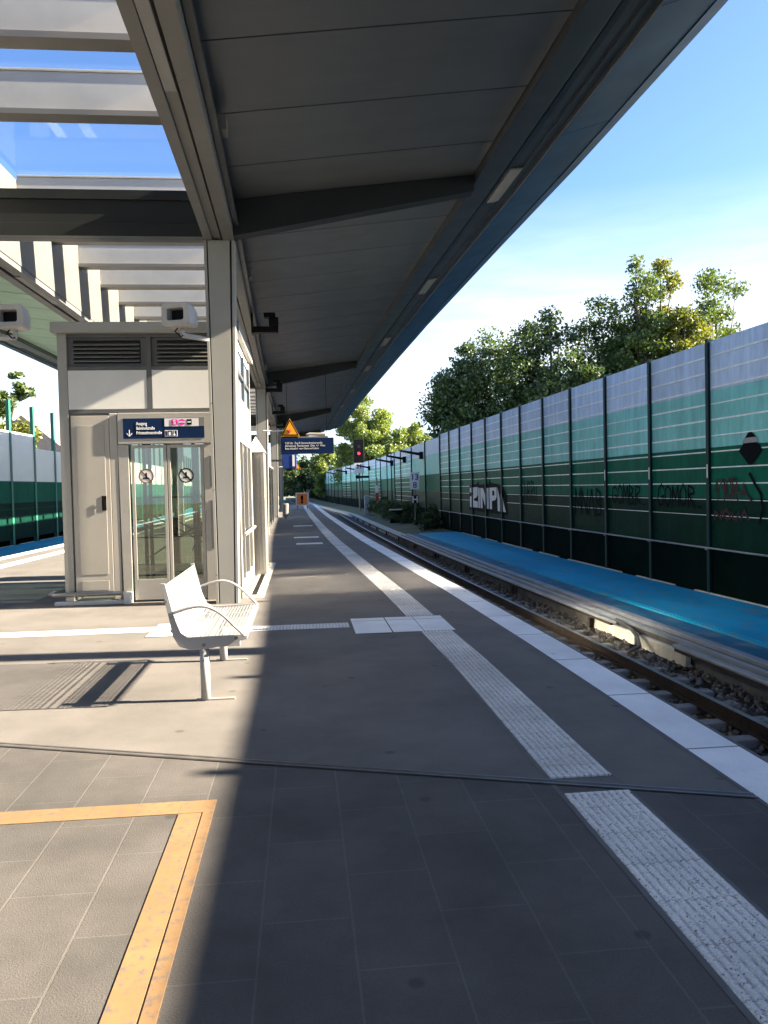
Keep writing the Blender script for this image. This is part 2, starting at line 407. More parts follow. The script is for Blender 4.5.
# ------------------------------------------------------------------ camera
cam_d = bpy.data.cameras.new('Camera'); cam = bpy.data.objects.new('Camera', cam_d); COL.objects.link(cam)
RM = Matrix(((0.994665197823652, 0.02556869467114354, -0.09993691055485436),
             (-0.10067603864530439, 0.029466157652284213, -0.9944828207645922),
             (-0.022482870838135858, 0.9992387039171493, 0.03188311642313423)))
cam.matrix_world = Matrix.Translation((0, 0, 1.6)) @ RM.to_4x4()
cam_d.sensor_fit = 'VERTICAL'; cam_d.sensor_height = 36; cam_d.lens = 810 / 1024 * 36
cam_d.clip_end = 3000; cam_d.clip_start = .05
SC.camera = cam

# ------------------------------------------------------------------ light and sky
SLOPE = .485; AZ = math.radians(4.2)
EL = math.atan(SLOPE * math.cos(AZ))
S = Vector((math.cos(EL) * math.cos(AZ), -math.cos(EL) * math.sin(AZ), math.sin(EL)))
sd = bpy.data.lights.new('Sun', 'SUN'); sd.energy = 5.0; sd.angle = math.radians(.5); sd.color = (1.0, .86, .67)
so = bpy.data.objects.new('Sun', sd); COL.objects.link(so); so.rotation_euler = S.to_track_quat('Z', 'Y').to_euler(); so.location = (30, -5, 30)

w = bpy.data.worlds.new('World'); SC.world = w; w.use_nodes = True
N, L = w.node_tree.nodes, w.node_tree.links
bg = N['Background']; bg.inputs[1].default_value = .05
sk = N.new('ShaderNodeTexSky'); sk.sky_type = 'NISHITA'; sk.sun_disc = False
sk.sun_elevation = EL; sk.sun_rotation = math.radians(90) + AZ; sk.air_density = .75; sk.dust_density = .7; sk.ozone_density = 5.0
tc = N.new('ShaderNodeTexCoord'); mp = N.new('ShaderNodeMapping'); mp.inputs['Scale'].default_value = (1.2, 1.2, 7.0)
L.new(tc.outputs['Generated'], mp.inputs[0])
cn = noise(N, L, mp.outputs[0], 2.2, 7, .6)
sx = N.new('ShaderNodeSeparateXYZ'); L.new(tc.outputs['Generated'], sx.inputs[0])
low = N.new('ShaderNodeMapRange'); L.new(sx.outputs[2], low.inputs[0])
low.inputs[1].default_value = .33; low.inputs[2].default_value = .17; low.inputs[3].default_value = 0; low.inputs[4].default_value = 1; low.clamp = True
cl = N.new('ShaderNodeMapRange'); L.new(cn, cl.inputs[0]); cl.inputs[1].default_value = .22; cl.inputs[2].default_value = .56; cl.clamp = True
mu = N.new('ShaderNodeMath'); mu.operation = 'MULTIPLY'; L.new(low.outputs[0], mu.inputs[0]); L.new(cl.outputs[0], mu.inputs[1])
mu2 = N.new('ShaderNodeMath'); mu2.operation = 'MULTIPLY'; L.new(mu.outputs[0], mu2.inputs[0]); mu2.inputs[1].default_value = .85
cm = N.new('ShaderNodeMix'); cm.data_type = 'RGBA'; L.new(mu2.outputs[0], cm.inputs[0]); L.new(sk.outputs[0], cm.inputs[6]); cm.inputs[7].default_value = (3.6, 3.85, 4.1, 1)
L.new(cm.outputs[2], bg.inputs[0])

# ------------------------------------------------------------------ ground, platform
JA, JB = (-1.964, 5.359), (2.283, 3.801)
def jy(x): return JA[1] + (JB[1] - JA[1]) * (x - JA[0]) / (JB[0] - JA[0])

b = MB(); b.quad((-500, -200, -1.9), (500, -200, -1.9), (500, 900, -1.9), (-500, 900, -1.9)); struct(b.build('ground', 'dirt'))
for side in ('R', 'L'):
    b = MB(); f = (lambda x: x) if side == 'R' else mir
    b.sweep([(f(2.4), -1.20), (f(5.9), -1.20)], ysteps(-40, 240), W, closed=False); struct(b.build('ballast_bed', 'ballast'))
    b = MB(); b.sweep([(f(8.9), -.35), (f(60), -.35)], ysteps(-40, 240, 6), W, closed=False); struct(b.build('embankment', 'dirt'))

XL = mir(2.57)
b = MB()   # tiled section on the camera side of the joint
b.face([(XL, -38, 0), (2.25, -38, 0), (2.25, jy(2.25), 0), (XL, jy(XL), 0)]); struct(b.build('tiled_platform', 'tile'))
b = MB()   # asphalt section beyond it
xs = [XL, -5.5, -3.5, -2.0, -.6, .6, 1.6, 2.25]
ys = [0, .1, .25] + [i for i in range(1, 60)]
prev = None
for k in range(61):
    row = []
    for x in xs:
        y0 = jy(x); y = y0 + (k / 60) ** 1.6 * (78 - y0)
        row.append((W(x, y), y, 0))
    if prev:
        for i in range(len(xs) - 1): b.quad(prev[i], prev[i + 1], row[i + 1], row[i])
    prev = row
struct(b.build('asphalt_platform', 'asphalt'))
b = MB()
for f in (lambda x: x, mir):
    b.sweep([(f(2.53), -.06), (f(2.53), -1.3), (f(2.3), -1.3), (f(2.3), -.06)], ysteps(-38, 78), W)
struct(b.build('platform_wall', 'concrete'))
b = MB()
for f in (lambda x: x, mir):
    b.sweep([(f(2.232), .004), (f(2.55), .004), (f(2.56), -.004), (f(2.56), -.06), (f(2.25), -.06), (f(2.232), -.06)], ysteps(-38, 78), W)
struct(b.build('platform_edge_strip', 'edge'))
# dark line along the edge stones
b = MB(); b.sweep([(2.205, .003), (2.231, .003)], ysteps(-38, 78), W, closed=False)
b.sweep([(2.556, .005), (2.575, .005), (2.575, -.05), (2.561, -.05)], ysteps(-38, 78), W); struct(b.build('edge_seam', 'dark_seam'))
# ribbed tactile guidance strip
def rib_section(x0, x1, n):
    s = [(x0, .003)]; p = (x1 - x0) / n
    for i in range(n):
        a = x0 + i * p
        s += [(a + p * .22, .0035), (a + p * .34, .009), (a + p * .7, .009), (a + p * .82, .0035)]
    return s + [(x1, .003)]
b = MB(); b.sweep(rib_section(1.295, 1.635, 9), ysteps(-38, 3.985, 1), W, closed=False)
b.sweep(rib_section(1.295, 1.635, 9), ysteps(4.215, 8.72, 1), W, closed=False)
b.sweep(rib_section(1.295, 1.635, 9), ysteps(9.77, 78), W, closed=False); b.box(1.295, 1.635, 3.955, 3.984, .0, .0095); b.box(1.295, 1.635, 4.216, 4.245, .0, .0095)
struct(b.build('tactile_strip', 'tactile'))
b = MB()
b.sweep([(1.27, .002), (1.294, .002)], ysteps(-38, 78), W, closed=False); b.sweep([(1.636, .002), (1.655, .002)], ysteps(-38, 78), W, closed=False)
struct(b.build('tactile_seam', 'dark_seam'))
b = MB()
b.sweep(rib_section(mir(1.635), mir(1.295), 9), ysteps(-2, 78), W, closed=False); struct(b.build('opposite_tactile_strip', 'tactile'))
# crosswise guidance strip with its attention field
def field(x0, x1, y0, y1, z=.004):
    b.quad((x0, y0, z), (x1, y0, z), (x1, y1, z), (x0, y1, z))
b = MB(); field(-6.8, -1.0, 9.38, 9.72); field(-.97, .5, 9.17, 9.5); field(-1.75, -1.02, 9.05, 9.9, .007)
struct(b.build('cross_guidance_strip', 'tactile'))
b = MB(); field(.54, .94, 8.74, 9.75, .006); field(.955, 1.29, 8.74, 9.75, .006); field(1.297, 1.64, 8.74, 9.75, .006)
struct(b.build('attention_field', 'edge'))
b = MB()
for y0, x0, x1 in ((23.0, -.2, .55), (26.0, -.3, .5), (34, -.4, .4)):
    field(x0, x1, y0, y0 + .6, .004)
struct(b.build('far_floor_marking', 'edge'))
# expansion joint
def along_joint(x, dy): return (x, jy(x) + dy)
b = MB()
def jstrip(d0, d1, z, mi):
    xa, xb = XL, 2.23
    b.quad((xa, jy(xa) + d0, z), (xb, jy(xb) + d0, z), (xb, jy(xb) + d1, z), (xa, jy(xa) + d1, z), mi)
jstrip(-.04, .04, .005, 0); jstrip(-.034, -.022, .0075, 1); jstrip(.014, .030, .0075, 1)
struct(b.build('expansion_joint', ['joint', 'seam_metal']))
# orange marking of the smoking area
b = MB()
b.box(-.648, -.538, -4, 4.04, .0, .004); b.box(-.530, -.478, -4, 4.2, .0, .004)
b.box(-4.6, -.650, 4.045, 4.205, .0, .004)
b.box(-.649, -.5305, 4.045, 4.2, .0, .004)
struct(b.build('orange_floor_marking', 'orange'))
b = MB(); b.box(-.86, -.60, 12.0, 17.6, .001, .006); b.box(-.80, -.72, 12.3, 17.3, .006, .009, 1); struct(b.build('sunlit_strip', ['pale_concrete', 'black']))  # pale strip paints in the sunlit floor beside the lift, dark line within

# ------------------------------------------------------------------ tracks
def rail(xc, label):
    b = MB(); z = -.96
    sec = [(xc - .036, z - .004), (xc - .03, z), (xc + .03, z), (xc + .036, z - .004), (xc + .036, z - .035), (xc + .01, z - .05), (xc + .01, z - .13),
           (xc + .07, z - .148), (xc + .07, z - .16), (xc - .07, z - .16), (xc - .07, z - .148), (xc - .01, z - .13), (xc - .01, z - .05), (xc - .036, z - .035)]
    b.sweep(sec, ysteps(-38, 200, 1.5), W, 0)
    o = b.build('rail', ['rust', 'railhead'])
    for p in o.data.polygons:
        if p.normal.z > .8 and abs(sum(o.data.vertices[i].co.z for i in p.vertices) / len(p.vertices) - z) < .01: p.material_index = 1
    return tag(o, label, 'rail')
rail(3.24, 'steel rail close below the platform edge of the right track'); rail(4.74, 'steel rail on the far side of the right track beside the blue deck')
rail(mir(3.24), 'steel rail below the left platform edge, mostly hidden'); rail(mir(4.74), 'outer steel rail of the left track, near the left barrier')
proto = None
b = MB()
b.hexa([(-1.25, -.13, -.12), (1.25, -.13, -.12), (1.25, .13, -.12), (-1.25, .13, -.12), (-1.25, -.09, .10), (1.25, -.09, .10), (1.25, .09, .10), (-1.25, .09, .10)])
proto = b.build('sleeper', 'sleeper', bevel=.015)
for i in range(70):
    y = 4.2 + i * .63
    o = proto if i == 0 else proto.copy()
    if i: COL.objects.link(o)
    o.location = (W(3.99, y), y, -1.215 + random.uniform(-.008, .008)); o.rotation_euler = (0, 0, random.uniform(-.01, .01) + .02)
    tag(o, 'pale concrete sleeper lying in the ballast under the right track', 'sleeper', 'concrete sleepers of the right track')
# ballast stones
def stones(name, n, xr, yr, seed, zbase=-1.195):
    rng = np.random.default_rng(seed)
    bm = bmesh.new(); bmesh.ops.create_icosphere(bm, subdivisions=1, radius=1.0)
    V0 = np.array([v.co[:] for v in bm.verts]); F0 = np.array([[v.index for v in f.verts] for f in bm.faces]); bm.free()
    k = len(V0); allv = np.zeros((n, k, 3)); 
    u = rng.random(n); ys = yr[0] + (yr[1] - yr[0]) * u ** 1.7; xs = rng.uniform(xr[0], xr[1], n)
    for i in range(n):
        s = rng.uniform(.018, .045); v = V0 * (s * rng.uniform(.65, 1.35, 3)) * (1 + rng.uniform(-.18, .18, (k, 1)))
        a = rng.uniform(0, 6.28); c, q = math.cos(a), math.sin(a)
        v = np.stack([v[:, 0] * c - v[:, 1] * q, v[:, 0] * q + v[:, 1] * c, v[:, 2]], 1)
        h = .05 * max(0, min(1, (xs[i] - 4.95) / .3)) + rng.uniform(-.01, .03)
        allv[i] = v + (W(xs[i], ys[i]), ys[i], zbase + h)
    F = (F0[None] + (np.arange(n) * k)[:, None, None]).reshape(-1, 3)
    me = bpy.data.meshes.new(name); me.vertices.add(n * k); me.vertices.foreach_set('co', allv.reshape(-1))
    me.loops.add(len(F) * 3); me.polygons.add(len(F)); me.loops.foreach_set('vertex_index', F.reshape(-1))
    me.polygons.foreach_set('loop_start', np.arange(len(F)) * 3); me.update(calc_edges=True); me.materials.append(M['stone'])
    o = bpy.data.objects.new(name, me); COL.objects.link(o); return stuff(o)
o = stones('ballast_stones', 11000, (2.6, 5.68), (4, 45), 3); tag(o, 'loose brown and grey ballast stones between the sleepers', 'ballast')

# third rail with grey cover, beside the deck
def third_rail(y0, y1, label):
    t = thing('conductor_rail', label, 'rail', (W(5.5, y0), y0, -1.12))
    b = MB(); b.sweep([(5.47, -.845), (5.485, -.82), (5.575, -.82), (5.59, -.845), (5.59, -.91), (5.575, -.91), (5.575, -.84), (5.485, -.84), (5.485, -.87), (5.47, -.87)], ysteps(y0, y1), W)
    b.build('cover', 'conduit', t)
    b = MB(); b.sweep([(5.50, -.86), (5.56, -.86), (5.56, -.93), (5.50, -.93)], ysteps(y0 + .3, y1), W); b.build('rail_bar', 'rust', t)
    for k in range(int((y1 - y0) / 5)):
        y = y0 + 1.2 + k * 5; x = W(5.5, y)
        b = MB(); b.box(x - .03, x + .05, y - .05, y + .05, -1.12, -.93); b.box(x + .09, x + .12, y - .05, y + .05, -1.12, -.85); b.build('bracket', 'rust', t)
third_rail(13.4, 75, 'grey covered conductor rail running beside the blue deck into the distance')
third_rail(-6, 11.4, 'grey covered conductor rail at the right edge, ending near the lit stones')
b = MB()
b.tube([(5.36, 13.5, -.80), (5.35, 12.9, -.83), (5.3, 12.5, -.90), (5.22, 12.2, -1.0), (5.0, 12.1, -1.06)], [.032, .032, .032, .03, .026])
tag(b.build('ramp_end', 'dark_concrete', smooth=True), 'grey curved end ramp of the conductor rail above the stones', 'rail ramp')
for (ya, yb, lab) in ((12.9, 14.6, 'kerb block painted pale as if sunlit behind the lit ballast, farther one'), (11.2, 12.75, 'kerb block painted pale as if sunlit at the near end of the lit ballast')):
    b = MB(); b.hexa([(W(5.56, ya), ya, -1.13), (W(5.66, ya), ya, -1.13), (W(5.66, yb), yb, -1.13), (W(5.56, yb), yb, -1.13), (W(5.58, ya), ya, -.93), (W(5.66, ya), ya, -.93), (W(5.66, yb), yb, -.93), (W(5.58, yb), yb, -.93)])
    tag(b.build('lit_kerb_block', 'pale_concrete', bevel=.012), lab, 'kerb block')  # pale tone puts the sunlit patch into the concrete

# blue decks at the foot of the barriers, on a concrete base with cable ducts along the edge
for f, yend in ((lambda x: x, 40), (mir, 150)):
    fz = lambda P_: [(f(x), z) for x, z in P_]
    b = MB(); b.sweep(fz([(5.70, -1.30), (5.70, -.86), (8.62, -.83), (8.62, -1.30)]), ysteps(-38, yend), W); struct(b.build('deck_base', 'dark_concrete'))
    b = MB(); b.sweep(fz([(6.60, -.84), (6.60, -.785), (8.50, -.755), (8.50, -.82)]), ysteps(-38, yend), W)
    b.sweep(fz([(6.64, -.7835), (6.64, -.770), (6.68, -.770), (6.68, -.7835)]), ysteps(-38, yend), W); struct(b.build('blue_deck', 'blue_deck'))
    b = MB(); b.sweep(fz([(6.13, -.858), (6.13, -.835), (6.595, -.825), (6.595, -.855)]), ysteps(-38, yend), W); struct(b.build('deck_ledge', 'deck_ledge'))
    b = MB()
    b.sweep(fz([(5.66, -.855), (5.66, -.80), (5.73, -.79), (5.75, -.855)]), ysteps(-38, yend), W)
    b.sweep(fz([(5.92, -.855), (5.92, -.80), (5.96, -.79), (6.06, -.79), (6.09, -.81), (6.09, -.855)]), ysteps(-38, yend), W); struct(b.build('cable_duct', 'conduit'))
    b = MB()
    for k in range(int((yend + 38) / 2.5)):
        ya = -38 + k * 2.5 + .3 * (k % 3); yb = ya + 1.9
        b.hexa([(W(f(8.505), ya), ya, -.83), (W(f(8.56), ya), ya, -.83), (W(f(8.56), yb), yb, -.83), (W(f(8.505), yb), yb, -.83), (W(f(8.505), ya), ya, -.735), (W(f(8.56), ya), ya, -.735), (W(f(8.56), yb), yb, -.735), (W(f(8.505), yb), yb, -.735)])
    struct(b.build('foot_kerb', 'pale_concrete'))
b = MB(); b.sweep([(5.75, -1.25), (5.75, -.98), (6.3, -.98), (6.3, -1.25)], ysteps(40.1, 150), W); struct(b.build('trackside_path', 'pale_concrete'))
b = MB(); b.sweep([(6.32, -1.25), (6.32, -1.0), (8.7, -.8), (8.7, -1.25)], ysteps(40.1, 200), W); struct(b.build('trackside_verge', 'dirt'))

# ------------------------------------------------------------------ right noise barrier
BX = 8.6
ZT = 4.4
PY = [13.27 - 2.33 * k for k in range(23, 0, -1)] + [13.27 + 2.6 * k for k in range(0, 13)] + [49.5, 55.2, 60.8, 64.6, 66.8, 70.0, 75.4, 78.5, 83.8] + [89.1 + 5.3 * k for k in range(0, 32)]
bar = thing('noise_barrier', 'long green and grey banded noise barrier with graffiti right of the track', 'noise barrier', (BX, 16.5, -.8))
BANDS = [(.20, 1.21, 3), (1.21, 2.24, 2), (2.24, 3.39, 1), (3.39, None, 0)]
PM = ['b_grey', 'b_teal', 'b_green', 'b_dark', 'b_lightline', 'b_plinth']
def seg_box(b, xa, ya, xb, yb, t, z0, z1, mi):   # slab whose track face runs (xa,ya)-(xb,yb)
    b.hexa([(xa, ya, z0), (xa + t, ya, z0), (xb + t, yb, z0), (xb, yb, z0), (xa, ya, z1), (xa + t, ya, z1), (xb + t, yb, z1), (xb, yb, z1)], mi)
for i, y in enumerate(PY[:-1]):
    y1 = PY[i + 1]; far = y > 44
    zt = ZT if not far else ZT - .12
    xa, xb = W(BX, y), W(BX, y1)
    b = MB()
    for z0, z1, mi in BANDS:
        z1 = z1 or zt
        seg_box(b, xa, y, xb, y1, .10, z0, z1 - .004, mi)
    plain = far and (i * 7 % 5) in (0, 2, 3)
    zs = [.20 + (ZT - .2) / 13 * j for j in range(1, 13)]
    for j, z in enumerate(zs):
        if plain: continue
        if j < 1 and not far: continue
        th = .032 if j > 5 else (.024 if j > 2 else .014)
        ww = .012
        seg_box(b, xa - ww, y + .05, xb - ww, y1 - .05, ww - .001, z, z + th * (1 if random.random() > .1 else .7), 4)
    b.build('barrier_panel', PM, bar)
    b = MB(); seg_box(b, xa + .002, y, xb + .002, y1, .12, -1.2, .196, 0); b.build('plinth_panel', 'b_plinth', bar)
for i, y in enumerate(PY):
    x = W(BX, y); b = MB(); zt = ZT + .05 if y < 45 else ZT - .06
    b.box(x - .07, x - .055, y - .055, y + .055, -1.0, zt); b.box(x - .056, x + .12, y - .012, y + .012, -1.0, zt - .01)
    if 9 < y < 22: b.box(x - .074, x - .0705, y - .02, y + .02, 1.62, 1.9, 1)
    b.build('post', ['b_post', 'text'], bar)
b = MB(); b.tube([(W(BX, y) - .12, y, .19) for y in [yy for yy in PY if yy < 46]], .02, 6)
for y in [p for p in PY if p < 46]: b.box(W(BX, y) - .12, W(BX, y) - .06, y - .03, y + .03, .14, .2)
b.build('hand_rail', 'conduit', bar)

# graffiti (painted on the barrier); u runs towards the viewer's right, i.e. towards smaller Y
def on_wall(u, v, yref, d=.016):
    y = yref - u; return (W(BX, y) - d, y, v)
def stroke(b, pts, wd, yref, mi=0, d=.016):
    for k in range(len(pts) - 1):
        (u0, v0), (u1, v1) = pts[k], pts[k + 1]
        du, dv = u1 - u0, v1 - v0; l = math.hypot(du, dv) or 1; nx, ny = -dv / l * wd / 2, du / l * wd / 2
        eu, ev = du / l * wd * .3, dv / l * wd * .3
        b.quad(on_wall(u0 - eu + nx, v0 - ev + ny, yref, d), on_wall(u1 + eu + nx, v1 + ev + ny, yref, d), on_wall(u1 + eu - nx, v1 + ev - ny, yref, d), on_wall(u0 - eu - nx, v0 - ev - ny, yref, d), mi)
        d += .0004
def poly_w(b, pts, yref, mi, d): b.face([on_wall(u, v, yref, d) for u, v in pts], mi)
b = MB(); Y0 = 37.35
H0, H1 = .42, 1.55
GS = .78          # horizontal size of the block letters
def letter(polys, u0, wdt):
    for p in polys: poly_w(b, [((u0 + a * wdt) * GS, H0 + .12 + c * (H1 - H0 - .2)) for a, c in p], Y0, 1, .022)
poly_w(b, [(u_ * GS, v_) for u_, v_ in [(-.1, H0 - .03), (8.35, H0 - .06), (8.35, H0 + .7), (7.6, H1 - .05), (6.7, H1 + .02), (5.2, H1 + .08), (4.9, H1 + .3), (4.7, H1 + .05), (2.6, H1 + .02), (2.3, H1 + .2), (1.9, H1 + .05), (.1, H1 + .02)]], Y0, 0, .015)
letter([[(0, .0), (1, .0), (1, .30), (.5, .34), (.5, .42), (.85, .5), (1, .62), (1, 1), (0, .96), (0, .74), (.42, .72), (.42, .64), (.0, .5)]], .15, 2.0)
letter([[(0, 0), (1, 0), (1, .95), (0, .97)]], 2.3, .35)
letter([[(0, 0), (.25, 0), (.25, .55), (.65, 0), (1, 0), (1, .95), (.72, .95), (.72, .42), (.35, .95), (0, .95)]], 2.8, 1.9)
letter([[(0, 0), (.32, 0), (.32, .36), (.8, .42), (1, .56), (1, .98), (0, .96)], ], 4.9, 1.5)
letter([[(0, -.05), (1, -.07), (1, .5), (0, .98)]], 6.55, .45)
letter([[(0, -.06), (1, -.07), (.6, .3), (.3, .66), (0, .7)]], 7.2, .95)
letter([[(.5, .62), (.75, .62), (.75, .78), (.5, .78)]], 99, .1) if False else None
poly_w(b, [(5.5 * GS, 1.1), (5.95 * GS, 1.12), (5.95 * GS, 1.3), (5.5 * GS, 1.32)], Y0, 0, .026)
b.build('graffiti_lettering', ['graf_black', 'graf_white'], bar)['label'] = 'white block letter graffiti with black outlines'

GL = {'G': [(.9, .8), (.6, 1), (.2, .85), (.05, .4), (.3, .05), (.75, .1), (.85, .45), (.5, .45)], 'O': [(.5, 1), (.1, .7), (.1, .3), (.5, 0), (.85, .3), (.85, .75), (.5, 1)],
      'M': [(0, 0), (.1, 1), (.45, .3), (.8, 1), (.95, 0)], 'B': [(.1, 0), (.12, 1), (.7, .85), (.65, .6), (.15, .5), (.8, .35), (.7, .08), (.1, 0)],
      'R': [(.1, 0), (.12, 1), (.75, .9), (.75, .6), (.15, .5), (.95, -.05)], 'A': [(0, 0), (.45, 1), (.9, 0)], 'N': [(0, 0), (.05, 1), (.8, 0), (.9, 1)],
      '4': [(.6, 0), (.55, 1), (.05, .35), (.9, .4)], '9': [(.85, .7), (.5, 1), (.15, .75), (.45, .5), (.85, .75), (.75, 0)], 'u': [(.05, .7), (.15, .1), (.6, .1), (.75, .75)], '.': [(.3, .0), (.6, .05)]}
def tagline(b, word, u0, v0, wd, h, yref, sw, mi=0):
    for k, ch in enumerate(word):
        if ch in GL:
            stroke(b, [(u0 + k * wd * 1.02 + a * wd, v0 + c * h + random.uniform(-.03, .03)) for a, c in GL[ch]], sw, yref, mi, .016 + .0035 * (k % 2))
b = MB(); tagline(b, 'GOMBR.', .25, 1.02, .34, .46, 21.0, .045); b.build('graffiti_tag', 'graf_black', bar)['label'] = 'black scribbled tag reading GOMBR'
b = MB(); tagline(b, 'GOMOR.', .25, 1.0, .34, .48, 18.42, .045); b.build('graffiti_tag', 'graf_black', bar)['label'] = 'black scribbled tag reading GOMOR'
b = MB(); tagline(b, '49OR', .10, 1.2, .21, .40, 15.8, .04); stroke(b, [(.9, 1.38), (1.05, 1.3), (1.2, 1.33), (1.4, 1.17)], .05, 15.8, 0, .03); stroke(b, [(1.12, 1.33), (1.16, 1.5), (1.2, 1.31)], .035, 15.8, 0, .034)
tagline(b, 'NOuA', .10, .80, .3, .16, 15.8, .06); b.build('graffiti_tag', 'graf_red', bar)['label'] = 'dark red scribbled tag nearest the frame edge'
b = MB(); stroke(b, [(1.32, 1.68), (1.48, 1.5), (1.68, 1.3), (1.72, 1.0), (1.62, .75)], .07, 15.8); b.build('graffiti_tag', 'graf_black', bar)['label'] = 'curved black spray stroke below the diamond'
b = MB(); tagline(b, 'MNAB', .2, .65, .5, .75, 23.6, .06); b.build('graffiti_tag', 'graf_black', bar)['label'] = 'dark faint tag low on a panel'
b = MB(); tagline(b, 'NBRu', .3, .95, .38, .7, 28.8, .05); b.build('graffiti_tag', 'graf_black', bar)['label'] = 'black tag right of the white lettering'
b = MB()
dc, dz = 1.36, 2.12
poly_w(b, [(dc - .38, dz), (dc - .06, dz - .27), (dc + .06, dz - .27), (dc + .38, dz), (dc + .22, dz + .14), (dc - .22, dz + .14)], 15.8, 0, .022)
poly_w(b, [(dc - .17, dz + .24), (dc + .19, dz + .24), (dc + .06, dz + .34), (dc - .06, dz + .34)], 15.8, 0, .022)
poly_w(b, [(dc - .28, dz + .14), (dc + .26, dz + .15), (dc + .21, dz + .24), (dc - .2, dz + .24)], 15.8, 1, .022)
b.build('diamond_marking', ['graf_black', 'conduit'], bar)['label'] = 'dark diamond with a grey bar'

# unseen mast added behind the barrier to cast the shadow band on the floor
mst = thing('shadow_mast', 'grey tapered unseen mast added behind the right barrier to cast a floor shadow', 'shadow caster', (9.6, 7.3, -.35))
b = MB(); b.cyl((9.6, 7.3, -.35), (9.6, 7.3, 9.0), .22, .16, 16); b.build('pole', 'steel', mst)
b = MB(); b.box(9.55, 9.65, 6.9, 8.3, 9.0, 9.1); b.box(9.45, 9.75, 7.7, 8.4, 8.93, 9.0); b.build('mast_head', 'steel', mst)

# bracket lamps and small trackside furniture
LAMPS = [(50.5, 'black bracket lamp on the barrier nearest to the H board'), (58.2, 'black bracket lamp on the barrier, second behind the H board'), (65.8, 'black bracket lamp on the barrier just right of the signal'),
         (83, 'black bracket lamp on the barrier just left of the signal'), (93, 'second black bracket lamp left of the signal'), (104, 'third small black bracket lamp left of the signal'), (118, 'farthest tiny black bracket lamp on the barrier')]
for y, lab in LAMPS:
    x = W(BX, y) - .1
    t = thing('bracket_lamp', lab, 'lamp', (x, y, 3.5), 'bracket lamps along the barrier')
    b = MB(); b.hexa([(x - 1.3, y - .06, 3.72), (x, y - .06, 3.45), (x, y + .06, 3.45), (x - 1.3, y + .06, 3.72), (x - 1.3, y - .06, 3.86), (x, y - .06, 3.62), (x, y + .06, 3.62), (x - 1.3, y + .06, 3.86)]); b.build('arm', 'black', t)
    b = MB(); b.box(x - .12, x + .1, y - .16, y + .16, 3.25, 3.7); b.build('housing', 'black', t)

def board_post(x, y):
    t = thing('hectometre_post', 'white 13 8 distance plate above an H board beside the barrier', 'track sign', (x, y, -.9))
    b = MB(); b.cyl((x, y, -.9), (x, y, 2.4), .04, .04, 10); b.build('post', 'steel', t)
    b = MB(); b.box(x - .30, x + .30, y - .07, y - .045, 1.36, 2.42); p = b.build('number_plate', 'text', t, .01)
    text('lettering', '13', .52, (x, y - .074, 1.95), 'blue_sign', p, align='CENTER', bold=.008)
    text('lettering', '8', .52, (x, y - .074, 1.45), 'blue_sign', p, align='CENTER', bold=.008)
    b = MB(); b.box(x - .22, x + .22, y - .07, y - .045, .5, .98); p = b.build('halt_board', 'black', t, .005)
    text('lettering', 'H', .56, (x, y - .074, .54), 'text', p, align='CENTER', bold=.02)
board_post(6.98, 50)

sx_, sy_ = 5.95, 84.0
t = thing('railway_signal', 'black railway signal showing a red light beside the barrier', 'signal', (sx_, sy_, -1))
b = MB(); b.cyl((sx_, sy_, -1), (sx_, sy_, 4.2), .1, .1, 10); b.build('mast', 'steel', t)
b = MB(); b.box(sx_ - .55, sx_ + .55, sy_ - .1, sy_ + .2, 4.1, 6.5); hd = b.build('signal_head', 'black', t, .05)
b = MB(); b.cyl((sx_, sy_ - .12, 5.05), (sx_, sy_ - .102, 5.05), .14, .14, 20); b.build('lamp', 'signal_light', hd)
b = MB(); b.cyl((sx_, sy_ - .11, 5.75), (sx_, sy_ - .102, 5.75), .17, .17, 20); b.build('lamp', 'dark_gap', hd)
b = MB(); b.box(sx_ - .5, sx_ + .5, sy_ - .1, sy_ - .05, 3.0, 4.05); p = b.build('number_plate', 'sign_pale', t)
text('lettering', '21', .6, (sx_, sy_ - .104, 3.5), 'graf_black', p, align='CENTER', bold=.01)
b = MB(); b.box(sx_ - .18, sx_ + 1.5, sy_ - .15, sy_ + .1, 2.5, 2.72); b.cyl((sx_ - .2, sy_ - .1, 2.62), (sx_ - .2, sy_ + .1, 2.62), .2, .2, 12); b.build('side_arm', 'black', t)
t = thing('mast_plate_post', 'slim post with a white red white plate right of the signal', 'track sign', (7.0, 76, -1))
b = MB(); b.cyl((7.0, 76, -1), (7.0, 76, 2.4), .07, .07, 10); b.build('post', 'steel', t)
b = MB(); b.box(6.86, 7.14, 75.88, 75.92, 1.0, 1.7, 1); b.box(6.86, 7.14, 75.88, 75.92, .2, 1.0); b.box(6.86, 7.14, 75.88, 75.92, -.5, .2, 1); b.build('plate', ['red', 'text'], t)
def cabinet(x, y, w_, d_, h_, label, m='conduit'):
    t = thing('trackside_cabinet', label, 'cabinet', (x, y, -1.0))
    b = MB(); b.box(x - w_ / 2, x + w_ / 2, y - d_ / 2, y + d_ / 2, -1.0, h_ - 1); b.build('body', m, t, .02)
    b = MB(); b.hexa([(x - w_ * .56, y - d_ * .56, h_ - 1), (x + w_ * .56, y - d_ * .56, h_ - 1), (x + w_ * .56, y + d_ * .56, h_ - 1), (x - w_ * .56, y + d_ * .56, h_ - 1), (x - w_ * .5, y - d_ * .5, h_ - .93), (x + w_ * .5, y - d_ * .5, h_ - .93), (x + w_ * .5, y + d_ * .5, h_ - .93), (x - w_ * .5, y + d_ * .5, h_ - .93)]); b.build('lid', 'pale_concrete', t)
    b = MB(); b.box(x - .05, x + .05, y - d_ / 2 - .012, y - d_ / 2 - .001, h_ * .5 - 1, h_ * .5 - .9); b.build('latch', 'black', t)
